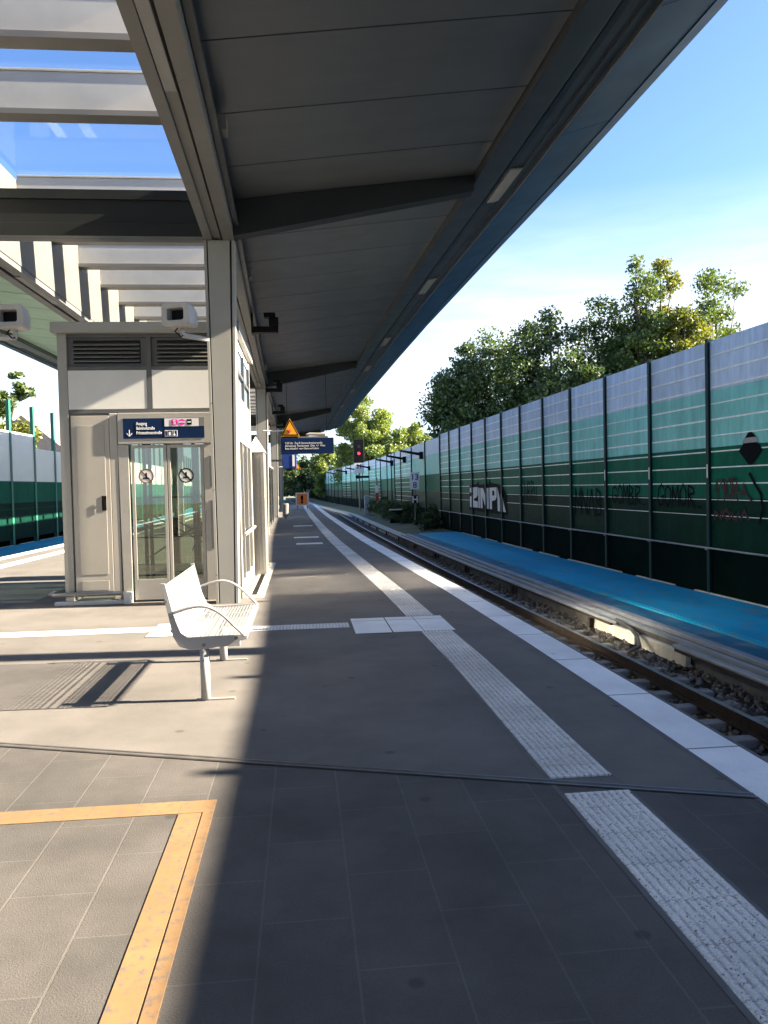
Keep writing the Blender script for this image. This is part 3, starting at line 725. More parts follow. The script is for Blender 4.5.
cabinet(5.9, 74, .5, .4, 1.7, 'tall narrow grey trackside cabinet below the signal')
cabinet(6.35, 55, .8, .6, .95, 'low dark trackside box with a pale lid left of the H board', 'b_plinth')

# ------------------------------------------------------------------ left noise barrier
LX = mir(BX)
lb = thing('noise_barrier', 'left noise barrier with white upper panels and tall green posts', 'noise barrier', (LX, 42, -.5))
LP = [13.6 + 3.2 * k for k in range(-14, 34)]
for i, y in enumerate(LP[:-1]):
    y1 = LP[i + 1]; xa, xb = W(LX, y), W(LX, y1); b = MB()
    for z0, z1, mi in [(-.5, 1.2, 3), (1.2, 2.2, 2), (2.2, 4.55 if y < 42 else 3.9, 5)]:
        seg_box(b, xa - .1, y, xb - .1, y1, .1, z0, z1 - .004, mi)
    for z in (.55, .9, 1.2, 1.55, 1.88, 2.2): seg_box(b, xa + .001, y + .08, xb + .001, y1 - .08, .012, z, z + .02, 2)
    b.build('barrier_panel', ['b_grey', 'b_teal', 'b_green', 'b_dark', 'b_lightline', 'b_white'], lb)
for y in LP:
    x = W(LX, y); b = MB(); b.box(x + .014, x + .03, y - .12, y + .12, -1, 6.0); b.box(x - .16, x + .0135, y - .015, y + .015, -1, 5.98); b.build('post', 'b_lpost', lb)

# ------------------------------------------------------------------ platform canopy
can = thing('platform_canopy', 'dark grey station canopy with skylight bars, cantilever beams and steel columns', 'canopy', (CX, 11.5, 0))
CY0, CY1 = -38.0, 63.0
YS = ysteps(CY0, CY1)
ZB = 5.06
for side, f in (('R', lambda x: x), ('L', mir)):
    fs = lambda P: [(f(x), z) for x, z in P]
    b = MB()
    b.sweep(fs([(-1.22, 5.98), (-1.22, ZB), (-1.10, ZB), (-1.10, ZB + .03), (-.985, ZB + .03), (-.985, ZB + .10), (-.955, ZB + .10), (-.955, ZB), (-.80, ZB), (-.80, 5.98)]), YS, W)
    b.build('main_beam', 'steel' , can, .004)
    # soffit panels with open joints, pitched like the roof bars
    b = MB(); y = CY0
    while y < CY1 - .2:
        y1 = min(y + 1.42, CY1) - (.022 if side == 'R' else .05)
        def P(x, yy, z): return (W(f(x), yy), yy, z)
        b.hexa([P(-.795, y, 5.58), P(2.62, y, 5.97), P(2.62, y1, 5.97), P(-.795, y1, 5.58), P(-.795, y, 5.62), P(2.62, y, 6.01), P(2.62, y1, 6.01), P(-.795, y1, 5.62)])
        y += 1.42
    b.build('soffit', 'soffit' if side == 'R' else 'soffit_reflect', can)
    b = MB(); b.sweep(fs([(-.79, 5.66), (2.62, 6.05), (2.62, 6.1), (-.79, 5.71)]), YS, W); b.build('soffit_backing', 'dark_gap', can)
    b = MB(); b.sweep(fs([(2.63, 5.85), (2.97, 5.90), (2.97, 6.2), (2.63, 6.2)]), YS, W); b.build('edge_purlin', 'gutter', can, .004)
    b = MB(); b.sweep(fs([(2.972, 6.03), (3.05, 6.04), (3.05, 5.985), (3.12, 5.985), (3.12, 6.0), (3.28, 6.02), (3.28, 6.0), (3.40, 6.015), (3.40, 5.985), (3.415, 5.985), (3.415, 6.25), (2.972, 6.25)]), YS, W); b.build('gutter', 'gutter', can)
    b = MB(); b.sweep(fs([(3.416, 5.978), (3.428, 5.978), (3.428, 6.02), (3.416, 6.02)]), YS, W); b.build('gutter_lip', 'stainless', can)
    b = MB(); y = CY0
    while y < CY1 - .2:
        y1 = min(y + 2.84, CY1) - .012
        b.hexa([P(3.43, y, 6.03), P(4.16, y, 6.27), P(4.16, y1, 6.27), P(3.43, y1, 6.03), P(3.43, y, 6.07), P(4.16, y, 6.33), P(4.16, y1, 6.33), P(3.43, y1, 6.07)])
        y += 2.84
    b.build('eave_panel', 'eave', can)
    b = MB(); b.sweep(fs([(4.165, 6.26), (4.37, 6.36), (4.37, 6.52), (4.165, 6.52)]), YS, W); b.build('eave_edge', 'eave', can)
    b = MB(); b.sweep(fs([(-1.0, 6.0), (4.25, 6.53), (4.25, 6.58), (-1.0, 6.06)]), YS, W); b.build('roof_sheet', 'roof', can)
    b = MB(); b.sweep(fs([(-.79, 5.20), (-.72, 5.20), (-.72, 5.26), (-.79, 5.26)]), YS, W); b.build('cable_tray', 'gutter', can)
    for y in (8.6, 14.5, 20.5, 25.6, 33, 38.4):
        b = MB(); b.hexa([P(-.79, y, 5.32), P(-.66, y, 5.32), P(-.66, y + .22, 5.32), P(-.79, y + .22, 5.32), P(-.79, y, 5.48), P(-.66, y, 5.48), P(-.66, y + .22, 5.48), P(-.79, y + .22, 5.48)]); b.build('junction_box', 'steel', can, .006)
    # cantilever beams
    for y in (-5.3 + 16.8 * k for k in range(-1, 5)):
        y0, y1 = y - .12, y + .12
        b = MB(); b.hexa([P(-.799, y0, ZB + .02), P(2.62, y0, 5.74), P(2.62, y1, 5.74), P(-.799, y1, ZB + .02), P(-.799, y0, 5.575), P(2.62, y0, 5.965), P(2.62, y1, 5.965), P(-.799, y1, 5.575)])
        b.build('cantilever_beam', 'beam_black', can, .006)
        # column: face panel, two flanges, dark grooves between
        cx = W(f(-1.01), y); s = 1 if side == 'R' else -1
        def q(a, bb, ya, yb, z0, z1, ta=0, tb=0):
            xs_ = sorted((cx + s * a, cx + s * bb)); xt = sorted((cx + s * (a + ta), cx + s * (bb + tb)))
            return [(xs_[0], ya, z0), (xs_[1], ya, z0), (xs_[1], yb, z0), (xs_[0], yb, z0), (xt[0], ya, z1), (xt[1], ya, z1), (xt[1], yb, z1), (xt[0], yb, z1)]
        b = MB(); zt = ZB - .004
        b.hexa(q(-.125, .075, y + .0015, y + .30, 0, zt, -.03, .07)); b.hexa(q(-.18, -.142, y, y + .32, 0, zt, -.03, -.03)); b.hexa(q(.092, .13, y, y + .32, 0, zt, .08, .08))
        b.hexa(q(-.16, .11, y + .04, y + .28, 0, zt, -.03, .07), 1)
        for zz in (.4, 1.6, 2.8, 4.0):
            b.box(cx - s * .16 - .006, cx - s * .16 + .006, y - .004, y, zz, zz + .012, 1)
        b.build('column', ['column_paint', 'dark_gap'], can, .004)
    # flush lamps in the gutter
    for y in (4.2, 11.2, 17.2, 24.0, 29.5, 36.5, 43.5, 51):
        b = MB(); b.hexa([P(3.10, y, 5.962), P(3.24, y, 5.978), P(3.24, y + 1.3, 5.978), P(3.10, y + 1.3, 5.962), P(3.10, y, 5.985), P(3.30, y, 6.01), P(3.30, y + 1.3, 6.01), P(3.10, y + 1.3, 5.985)]); b.build('gutter_lamp', 'lamp_diff', can)
    # lamps recessed in the main beam
    for y in (5.4, 13.6, 19.5, 27, 34, 41):
        b = MB(); b.hexa([P(-1.095, y, ZB + .012), P(-.99, y, ZB + .012), P(-.99, y + 1.9, ZB + .012), P(-1.095, y + 1.9, ZB + .012), P(-1.095, y, ZB + .028), P(-.99, y, ZB + .028), P(-.99, y + 1.9, ZB + .028), P(-1.095, y + 1.9, ZB + .028)]); b.build('beam_lamp', 'lamp_diff', can)
b = MB(); b.sweep([(mir(-1.224), ZB + .09), (mir(-1.235), ZB + .09), (mir(-1.235), 6.44), (mir(-1.224), 6.44)], YS, W); b.build('inner_fascia', 'fascia', can)
for y in (-5.3 + 16.8 * k for k in range(-1, 5)):
    b = MB(); x0, x1 = W(mir(-1.24), y), W(-1.224, y)
    b.box(x0, x1, y - .14, y - .02, ZB, ZB + .17); b.box(x0, x1, y - .11, y - .03, ZB + .172, 5.55); b.box(x0, x1, y - .14, y + .1, 5.552, 5.68); b.box(x0, x1, y - .02, y + .14, ZB, ZB + .17)
    b.build('cross_beam', 'beam_dark', can, .004)
for k in range(-30, 40):
    y = 11.55 + 1.63 * k
    if not (CY0 < y < CY1): continue
    x0, x1 = W(mir(-1.24), y), W(-1.224, y)
    zb_ = 5.99
    if 11.0 < y < 12.0: continue
    b = MB(); b.box(x0, x1, y - .04, y + .10, zb_ + .07, 6.49); b.box(x0, x1, y - .07, y + .16, zb_, zb_ + .068, 1)
    b.box(x0, x1, y - .06, y + .52, 6.492, 6.52)  # hidden top plate added to widen the bar shadows on the fascia
    b.build('skylight_bar', ['bar', 'steel'], can, .004)
b = MB(); b.sweep([(mir(-1.25), 6.54), (-1.23, 6.54), (-1.23, 6.55), (mir(-1.25), 6.55)], YS, W); b.build('roof_glass', 'roof_glass', can)

# ------------------------------------------------------------------ lift tower
LY = 12.0
lift = thing('lift_tower', 'grey panelled lift tower with glass double doors and blue exit sign', 'lift', (-2.2, LY + 1.4, 0))
def fbox(name, x0, x1, z0, z1, y0, y1, m, parent=lift, bevel=.004):
    b = MB(); b.box(x0, x1, LY + y0, LY + y1, z0, z1); return b.build(name, m, parent, bevel)
XA, XB, LD = -3.42, -.90, 2.95
for px0 in (XA, XB - .13):
    for py0 in (LY, LY + LD - .16):
        b = MB(); b.box(px0, px0 + .13, py0, py0 + .16, 0, 3.87); b.build('corner_post', 'column_paint', lift, .006)
b = MB(); b.box(XA - .06, XB + .06, LY - .10, LY + LD + .1, 3.872, 4.02); b.build('roof_cap', 'column_paint', lift, .008)
b = MB()
b.box(XA + .131, XB - .131, LY + .002, LY + .08, 3.352, 3.40); b.box(XA + .131, XB - .131, LY + .002, LY + .08, 2.735, 2.79)
b.box(-2.185, -2.115, LY + .001, LY + .081, 2.791, 3.868); b.box(XA + .131, XB - .131, LY + .002, LY + .08, 3.82, 3.87)
b.build('mullion', 'steel_dark', lift)
for (x0, x1) in ((-3.285, -2.187), (-2.113, -1.035)):
    b = MB(); b.box(x0, x1, LY + .05, LY + .07, 3.401, 3.819)
    lo = b.build('louvre', 'steel_dark', lift)
    b = MB()
    for k in range(5):
        z = 3.47 + k * .058
        b.hexa([(x0 + .09, LY + .0, z), (x1 - .09, LY + .0, z), (x1 - .09, LY + .049, z + .03), (x0 + .09, LY + .049, z + .03), (x0 + .09, LY + .0, z + .012), (x1 - .09, LY + .0, z + .012), (x1 - .09, LY + .049, z + .042), (x0 + .09, LY + .049, z + .042)])
    b.build('slat', 'steel', lo)
    b = MB(); b.box(x0 + .08, x1 - .08, LY + .046, LY + .0495, 3.45, 3.78); b.build('slot', 'dark_gap', lo)
    fbox('wall_panel', x0, x1, 2.792, 3.35, .004, .07, 'off_white')
# cabinet door
fbox('wall_panel', -3.287, -2.62, .16, 2.734, .03, .09, 'steel')
cd = fbox('cabinet_door', -3.262, -2.735, .17, 2.70, -.008, .029, 'cab_door', bevel=.004)
b = MB(); b.box(-3.19, -2.80, LY - .013, LY - .0085, .42, 2.56); b.box(-3.18, -2.80, LY - .013, LY - .0085, .19, .33); b.build('inset_panel', 'cab_inset', cd, .002)
b = MB(); b.box(-2.865, -2.80, LY - .019, LY - .0135, 1.34, 1.55); b.cyl((-2.83, LY - .019, 1.45), (-2.83, LY - .024, 1.45), .018, .018, 12); b.box(-2.842, -2.818, LY - .031, LY - .0245, 1.36, 1.5); b.build('handle', 'black', cd)
b = MB(); b.box(-2.733, -2.622, LY - .006, LY + .029, .05, 2.733); b.build('downpipe_cover', 'cab_door', lift, .01)
# door portal
b = MB()
b.hexa([(-2.60, LY - .01, 0), (-2.47, LY - .01, 0), (-2.47, LY + .12, 0), (-2.60, LY + .12, 0), (-2.62, LY - .01, 2.28), (-2.47, LY - .01, 2.28), (-2.47, LY + .12, 2.28), (-2.62, LY + .12, 2.28)])
b.hexa([(-1.41, LY - .01, 0), (-1.2, LY - .01, 0), (-1.2, LY + .12, 0), (-1.41, LY + .12, 0), (-1.41, LY - .01, 2.28), (-1.2, LY - .01, 2.28), (-1.2, LY + .12, 2.28), (-1.41, LY + .12, 2.28)])
b.build('door_frame', 'door_steel', lift, .006)
fbox('wall_panel', -1.198, -1.032, 0, 2.734, .0, .09, 'off_white')
for z0, z1 in ((1.65, 2.1), (.75, 1.45)):
    fbox('call_panel', -1.33, -1.27, z0, z1, -.016, -.0105, 'steel_dark', bevel=0)
sb = fbox('sign_box', -2.61, -1.25, 2.285, 2.732, -.04, .1, 'door_steel', bevel=.01)
b = MB(); b.box(-2.53, -1.385, LY - .046, LY - .0405, 2.36, 2.65); sg = b.build('exit_sign', 'navy', sb)
b = MB(); b.box(-1.945, -1.46, LY - .049, LY - .0465, 2.53, 2.645); b.build('sign_field', 'sign_pale', sg)
b = MB(); b.box(-1.455, -1.385, LY - .049, LY - .0465, 2.53, 2.645); b.build('sign_field', 'steel', sg)
for i, s_ in enumerate(('Ausgang', 'Bahnhofstraße', 'Prinzessinnenstraße')):
    text('lettering', s_, .062, (-2.345, LY - .0485, 2.555 - i * .066), 'text', sg, bold=.001, sx=.72)
b = MB(); yk = LY - .0485
b.box(-2.447, -2.437, yk, yk + .002, 2.40, 2.49)
b.hexa([(-2.447, yk, 2.395), (-2.437, yk, 2.395), (-2.437, yk + .002, 2.395), (-2.447, yk + .002, 2.395), (-2.487, yk, 2.44), (-2.475, yk, 2.44), (-2.475, yk + .002, 2.44), (-2.487, yk + .002, 2.44)])
b.hexa([(-2.4465, yk - .0003, 2.3945), (-2.4365, yk - .0003, 2.3945), (-2.4365, yk + .002, 2.3945), (-2.4465, yk + .002, 2.3945), (-2.409, yk - .0003, 2.44), (-2.397, yk - .0003, 2.44), (-2.397, yk + .002, 2.44), (-2.409, yk + .002, 2.44)])
b.build('arrow', 'text', sg)
yk = LY - .0515
b = MB(); b.box(-1.85, -1.765, yk, yk + .001, 2.55, 2.63); b.build('pictogram', 'magenta', sg)
text('lettering', 'S', .085, (-1.807, yk - .001, 2.56), 'sign_pale', sg, align='CENTER', bold=.002, thick=.002)
b = MB(); b.cyl((-1.70, yk, 2.59), (-1.70, yk + .001, 2.59), .045, .045, 24); b.box(-1.75, -1.65, yk - .0015, yk - .0005, 2.58, 2.60, 1); b.build('pictogram', ['magenta', 'sign_pale'], sg)
b = MB(); b.box(-1.63, -1.56, yk, yk + .001, 2.55, 2.63); b.box(-1.62, -1.57, yk - .0015, yk - .0005, 2.58, 2.60, 1); b.build('pictogram', ['graf_black', 'sign_pale'], sg)
b = MB(); yk = LY - .0485
b.box(-1.945, -1.765, yk, yk + .002, 2.385, 2.475); b.box(-1.938, -1.915, yk - .0015, yk - .0003, 2.395, 2.465, 1); b.box(-1.905, -1.845, yk - .0015, yk - .0003, 2.392, 2.468, 1); b.box(-1.835, -1.775, yk - .0015, yk - .0003, 2.392, 2.468, 1)
b.box(-1.89, -1.86, yk - .0028, yk - .0018, 2.40, 2.45, 0); b.cyl((-1.81, yk - .0028, 2.41), (-1.81, yk - .0018, 2.41), .016, .016, 12, 0); b.box(-1.818, -1.808, yk - .0028, yk - .0018, 2.425, 2.46, 0)
b.build('pictogram', ['text', 'navy'], sg)
# doors
def door(x0, x1):
    b = MB(); y0, y1 = LY + .0, LY + .04
    b.box(x0, x0 + .045, y0, y1, .03, 2.27); b.box(x1 - .045, x1, y0, y1, .03, 2.27); b.box(x0 + .0455, x1 - .0455, y0, y1, .03, .33); b.box(x0 + .0455, x1 - .0455, y0, y1, 2.225, 2.27)
    d = b.build('door', 'door_steel', lift, .004)
    b = MB(); b.box(x0 + .0455, x1 - .0455, y0 + .008, y0 + .016, .331, 2.224); b.build('pane', 'lift_glass', d)
    return d
d1 = door(-2.44, -1.94); d2 = door(-1.93, -1.415)
def ring(b, cx, cz, r0, r1, y, mi, n=28):
    for k in range(n):
        a, c = 2 * math.pi * k / n, 2 * math.pi * (k + 1) / n
        b.quad((cx + r1 * math.cos(a), y, cz + r1 * math.sin(a)), (cx + r1 * math.cos(c), y, cz + r1 * math.sin(c)), (cx + r0 * math.cos(c), y, cz + r0 * math.sin(c)), (cx + r0 * math.cos(a), y, cz + r0 * math.sin(a)), mi)
for d, cx, m1 in ((d1, -2.235, 'dull_red'), (d2, -1.67, 'graf_black')):
    b = MB(); y = LY + .003
    b.cyl((cx, y, 1.82), (cx, y + .003, 1.82), .098, .098, 28, 1)
    ring(b, cx, 1.82, .09, .108, y - .0012, 0)
    b.hexa([(cx - .09, y - .002, 1.905), (cx - .075, y - .002, 1.918), (cx - .075, y - .0008, 1.918), (cx - .09, y - .0008, 1.905), (cx + .075, y - .002, 1.72), (cx + .09, y - .002, 1.735), (cx + .09, y - .0008, 1.735), (cx + .075, y - .0008, 1.72)], 0)
    b.box(cx - .045, cx + .045, y - .0026, y - .0022, 1.78, 1.80, 2); b.box(cx - .012, cx + .012, y - .0026, y - .0022, 1.80, 1.87, 2)
    b.build('prohibition_sticker', [m1, 'off_white', 'graf_black'], d)
# what shows through the doors: cabin frame, rear glazing and tension rods
b = MB()
yy = LY + 1.2
for a, c in (((-2.44, .55), (-1.36, 1.25)), ((-2.44, 1.25), (-1.30, .6)), ((-2.44, .9), (-1.3, .92)), ((-2.44, .30), (-1.3, .31)), ((-2.44, 1.50), (-1.3, 1.5))):
    b.cyl((a[0], yy, a[1]), (c[0], yy, c[1]), .014, .014, 8)
b.cyl((-1.66, yy - .03, .93), (-1.66, yy + .03, .93), .075, .075, 16); b.cyl((-1.66, yy, .2), (-1.66, yy, 2.3), .03, .03, 10)
for k in range(6):
    a = k * math.pi / 3 + .3; b.cyl((-1.66, yy, .93), (-1.66 + .5 * math.cos(a), yy, .93 + .3 * math.sin(a)), .012, .012, 8)
b.build('tension_rod', 'black', lift)
b = MB()
for x in (-2.38, -2.30, -2.06, -1.45):
    b.box(x, x + .045, LY + .5, LY + .56, .05, 2.5)
b.box(-2.26, -2.2, LY + 2.0, LY + 2.06, .05, 2.6); b.box(-1.85, -1.8, LY + 2.0, LY + 2.06, .05, 2.6)
b.build('guide_rail', 'black', lift)
fbox('cabin_floor', -3.28, -1.04, -.03, .045, .13, 2.78, 'cabin', bevel=0)
fbox('cabin_ceiling', -3.28, -1.04, 2.5, 2.56, .13, 2.78, 'cabin', bevel=0)
fbox('rear_glazing', -3.28, -1.04, .3, 2.5, 2.80, 2.81, 'side_glass', bevel=0)
fbox('rear_panel', -3.28, -1.04, 2.6, 3.86, 2.79, 2.85, 'off_white', bevel=0)
fbox('rear_panel', -3.28, -1.04, .0, .3, 2.79, 2.85, 'door_steel', bevel=0)
b = MB(); b.box(-2.22, -2.1, LY + 2.0, LY + 2.2, .35, 1.15); b.build('call_post', 'dull_red', lift)
for z0, z1 in ((2.6, 3.87), (0, .3)):
    b = MB(); b.box(XA + .02, XA + .07, LY + .161, LY + LD - .161, z0, z1); b.build('side_wall', 'flank', lift)
b = MB(); b.box(XA + .04, XA + .05, LY + .161, LY + LD - .161, .301, 2.599); b.build('side_glazing', 'side_glass', lift)
# right flank
for z0, z1 in ((2.62, 3.02), (3.74, 3.87), (0, .2)):
    b = MB(); b.box(XB - .07, XB - .02, LY + .161, LY + LD - .161, z0, z1); b.build('side_wall', 'off_white', lift)
fr = MB()
for y0, y1 in ((.17, .23), (1.38, 1.46), (2.72, 2.785)): fr.box(XB - .08, XB + .005, LY + y0, LY + y1, 3.021, 3.739)
fr.box(XB - .075, XB, LY + .231, LY + 1.379, 3.34, 3.39); fr.box(XB - .075, XB, LY + 1.461, LY + 2.719, 3.34, 3.39)
wn = fr.build('side_window', 'steel_dark', lift)
b = MB(); b.box(XB - .05, XB - .04, LY + .231, LY + 2.719, 3.021, 3.739); b.build('pane', 'win_glass', wn)
b = MB(); b.box(XB - .05, XB - .04, LY + .161, LY + LD - .161, .201, 2.33); b.build('side_glazing', 'mirror_glass', lift)
b = MB(); b.box(XB - .065, XB - .02, LY + .161, LY + LD - .161, 2.331, 2.619); b.build('side_reflect_stop', 'door_steel', lift)  # opaque strip added to keep the glass reflection off the deck
b = MB(); b.tube([(XB + .03, LY + .2, .92), (XB + .03, LY + LD - .1, .92)], .03, 8)
for y in (.9, 1.9): b.box(XB - .06, XB - .01, LY + y, LY + y + .05, .201, 2.33)
b.build('guard_rail', 'flank', lift)
# plinth and bumper tube
b = MB(); b.box(XA - .12, -2.56, LY - .13, LY - .021, 0, .05); b.box(-2.56, -2.47, LY - .22, LY - .021, 0, .16); b.build('plinth', 'off_white', lift, .008)
b = MB(); b.tube([(XA - .2, LY + .2, .15), (XA - .2, LY - .02, .15), (XA - .12, LY - .09, .15), (-2.62, LY - .09, .15)], .032, 10); b.build('bumper_tube', 'stainless', lift, smooth=True)

# ------------------------------------------------------------------ bench
bt = thing('platform_bench', 'white metal bench with perforated seat and bowed armrests in the sun', 'bench', (-.77, 6.9, 0))
BY0, BY1 = 6.12, 7.76
b = MB(); prof = []
def lerp(a, c, t): return a + (c - a) * t
seatback = [(-1.035, .90), (-.99, .72), (-.955, .60), (-.915, .525), (-.86, .495), (-.78, .488), (-.62, .497), (-.50, .507), (-.452, .505), (-.44, .475)]
n0 = len(seatback)
for k in range(2): pass
b.sweep(seatback[:5], [BY0 + .02, BY1 - .02], lambda x, y: x, closed=False); bk = b.build('backrest', 'white_perf_back', bt, smooth=True)
b = MB(); b.sweep(seatback[4:], [BY0 + .02, BY1 - .02], lambda x, y: x, closed=False); b.build('seat', 'white_perf', bt, smooth=True)
plate = [(-1.065, .915), (-1.03, .915), (-.965, .64), (-.925, .54), (-.875, .505), (-.455, .515), (-.435, .50), (-.44, .478), (-.56, .45), (-.70, .418), (-.86, .412), (-.94, .44), (-.985, .52), (-1.01, .66)]
for y in (BY0, BY1 - .012):
    b = MB(); b.prism_y(plate, y, y + .012)
    sp = b.build('side_plate', 'white', bt, .003)
    b = MB()
    for x, z in ((-.985, .56), (-.76, .445), (-.52, .49), (-1.03, .78)): b.cyl((x, y - .006, z), (x, y - .0005, z), .014, .014, 10)
    b.build('bolt', 'steel', sp)
for y in (BY0 - .015, BY1 + .015):
    pts = []
    for k in range(17):
        t = k / 16; x = -1.0 + t * .545; z = .685 + .055 * math.sin(math.pi * min(1, t * 1.15)) - (max(0, t - .35) / .65) ** 2.2 * .18
        pts.append((x, y, z))
    b = MB(); b.tube([(-.985, y + (.03 if y < 7 else -.03), .66)] + pts, .0115, 8); b.build('armrest', 'white', bt, smooth=True)
for y in (6.24, 7.66):
    b = MB(); b.cyl((-.77, y, 0.012), (-.77, y, .425), .036, .036, 16); lg = b.build('leg', 'white', bt, smooth=False)
    lg.data.polygons.foreach_set('use_smooth', [len(p.vertices) == 4 for p in lg.data.polygons])
    b = MB(); b.box(-.84, -.55, y - .02, y + .02, 0.0005, .0115); b.build('foot_plate', 'concrete', lg)
    b = MB(); b.box(-.93, -.5, y - .03, y + .03, .41, .45); b.build('seat_bracket', 'white', bt)
b = MB(); b.box(-.80, -.74, BY0 + .03, BY1 - .03, .425, .465); b.build('support_rail', 'white', bt)

# ------------------------------------------------------------------ horn loudspeakers, black loudspeakers
def horn(x, y, z, rot, label, arm_to):
    t = thing('horn_loudspeaker', label, 'loudspeaker', (x, y, z), 'horn loudspeakers above the lift')
    def rp(px, py, pz):
        c, s_ = math.cos(rot), math.sin(rot); return (x + px * c - py * s_, y + px * s_ + py * c, z + pz)
    def loop(w_, h_, yy, r, dz=0, n=5):
        o = []
        for cx_, cz_, a0 in ((w_ - r, h_ - r, 0), (-(w_ - r), h_ - r, 90), (-(w_ - r), -(h_ - r), 180), (w_ - r, -(h_ - r), 270)):
            for k in range(n):
                a = math.radians(a0 + 90 * k / (n - 1)); o.append(rp(cx_ + r * math.cos(a), yy, cz_ + r * math.sin(a) + dz))
        return o
    loops = [loop(.115, .075, -.06, .03), loop(.12, .08, -.19, .03), loop(.19, .14, -.20, .05), loop(.20, .15, -.18, .05), loop(.185, .14, .0, .05, -.01), loop(.14, .12, .16, .05, -.02), loop(.08, .08, .26, .04, -.04)]
    b = MB(); k = len(loops[0])
    for l in loops: b.v += l
    for a in range(len(loops) - 1):
        for i in range(k): b.f.append((a * k + i, a * k + (i + 1) % k, (a + 1) * k + (i + 1) % k, (a + 1) * k + i)); b.m.append(0)
    b.f.append(tuple(range(k))); b.m.append(1); e = (len(loops) - 1) * k; b.f.append(tuple(e + i for i in range(k))); b.m.append(0)
    b.build('horn_body', ['horn', 'black'], t, smooth=False)
    b = MB(); b.cyl((x, y + .02, z - .14), (x, y + .02, z - .24), .03, .03, 10); b.tube([(x, y + .02, z - .24), (arm_to[0], arm_to[1], arm_to[2])], .035, 8); b.build('bracket_arm', 'horn', t)
    b = MB(); b.tube([(x - .04, y + .0, z - .12), (x - .09, y - .04, z - .2), (x - .02, y - .04, z - .27), (x, y + .0, z - .25)], .01, 6); b.build('cable', 'black', t)
horn(-1.52, 11.0, 3.90, -.35, 'beige horn loudspeaker on an arm left of the front column', (-1.2, 11.62, 3.70))
horn(-3.72, 11.2, 3.92, -.1, 'beige horn loudspeaker at the left picture edge beside the lift roof', (-4.35, 11.6, 3.72))
def black_speaker(y, label):
    x0 = W(-.79, y)
    t = thing('box_loudspeaker', label, 'loudspeaker', (x0, y, 5.2), 'black loudspeakers under the canopy')
    b = MB(); b.box(x0 + .001, x0 + .55, y - .02, y + .14, 4.83, 4.95); b.box(x0 + .001, x0 + .03, y - .1, y + .2, 4.8, 5.3); b.build('bracket', 'black', t)
    b = MB(); b.box(x0 + .36, x0 + .56, y - .13, y + .1, 4.955, 5.12); b.box(x0 + .26, x0 + .5, y - .1, y + .12, 5.125, 5.22); b.build('housing', 'black', t, .015)
for y, lab in ((17.0, 'black box loudspeaker under the canopy, nearest of those behind the front column'), (27.4, 'black box loudspeaker fixed just in front of the second cantilever beam'), (35.5, 'black box loudspeaker between the second and third cantilever beams'), (43.8, 'black box loudspeaker above the warning triangle')):
    black_speaker(y, lab)

# ------------------------------------------------------------------ signs further along
def triangle(x, y, z, s, label, pole_x):
    t = thing('warning_sign', label, 'warning sign', (x, y, z - s * .6))
    def tri(k, yy): return [(x - s / 2 * k, z - s * .43 * k), (x + s / 2 * k, z - s * .43 * k), (x, z + s * .5 * k)]
    b = MB(); b.prism_y(tri(1.0, 0), y, y + .03, 0); b.build('panel', 'yellow', t)
    b = MB(); b.prism_y(tri(.90, 0), y - .004, y - .001, 0); b.build('border', 'graf_black', t)
    b = MB(); b.prism_y([(px, pz - .015) for px, pz in tri(.72, 0)], y - .008, y - .005, 0); b.build('field', 'yellow', t)
    b = MB(); b.box(x - .11 * s, x + .02 * s, y - .011, y - .009, z - .24 * s, z - .08 * s)
    for a in range(6):
        q = a * math.pi / 3; b.cyl((x - .05 * s, y - .012, z - .16 * s), (x - .05 * s + .14 * s * math.cos(q), y - .012, z - .16 * s + .12 * s * math.sin(q)), .012, .005, 5)
    b.build('symbol', 'red', t)
    b = MB(); b.tube([(pole_x, y + .06, z - .08), (x, y + .06, z - .08)], .025, 8); b.build('bracket', 'off_white', t)
triangle(-.36, 28.0, 3.66, .66, 'yellow triangular warning sign on a white bar above the departure board', W(-.95, 28.3))
triangle(-.34, 54.0, 3.1, .62, 'small distant yellow warning triangle beyond the platform number', W(-.95, 55))

db = thing('departure_board', 'dark blue hanging departure board with white text lines', 'departure board', (.25, 30, 2.9))
b = MB(); b.box(-.73, 1.21, 30.0, 30.22, 2.86, 3.44); bd = b.build('board', 'navy', db, .01)
for i, s_ in enumerate(('1:22 Uhr  Zug R Hammerbrookerstraße', 'Ahrensburg  Norderstedt  Gleis  4.1  Mitte', 'Bitte Abstand  vom Gleisrand halten')):
    text('lettering', s_, .105, (-.58, 29.994, 3.22 - i * .10), 'text', bd, bold=.0, sx=.80)
b = MB(); b.box(-.1, 1.0, 30.05, 30.17, 3.445, 3.50); b.build('top_rail', 'steel', db)
b = MB(); b.box(-.49, -.475, 30.1, 30.115, 3.45, 5.6); b.box(.955, .97, 30.1, 30.115, 3.5, 5.75); b.build('hanger', 'black', db)
b = MB(); b.hexa([(.2, 31.5, 3.62), (.95, 31.5, 3.58), (.95, 31.8, 3.66), (.35, 31.8, 3.7), (.2, 31.5, 3.68), (.95, 31.5, 3.66), (.95, 31.8, 3.74), (.35, 31.8, 3.76)])
tr = tag(b.build('hanging_light_panel', 'fascia', None), 'pale thin panel hanging just above the departure board', 'panel')

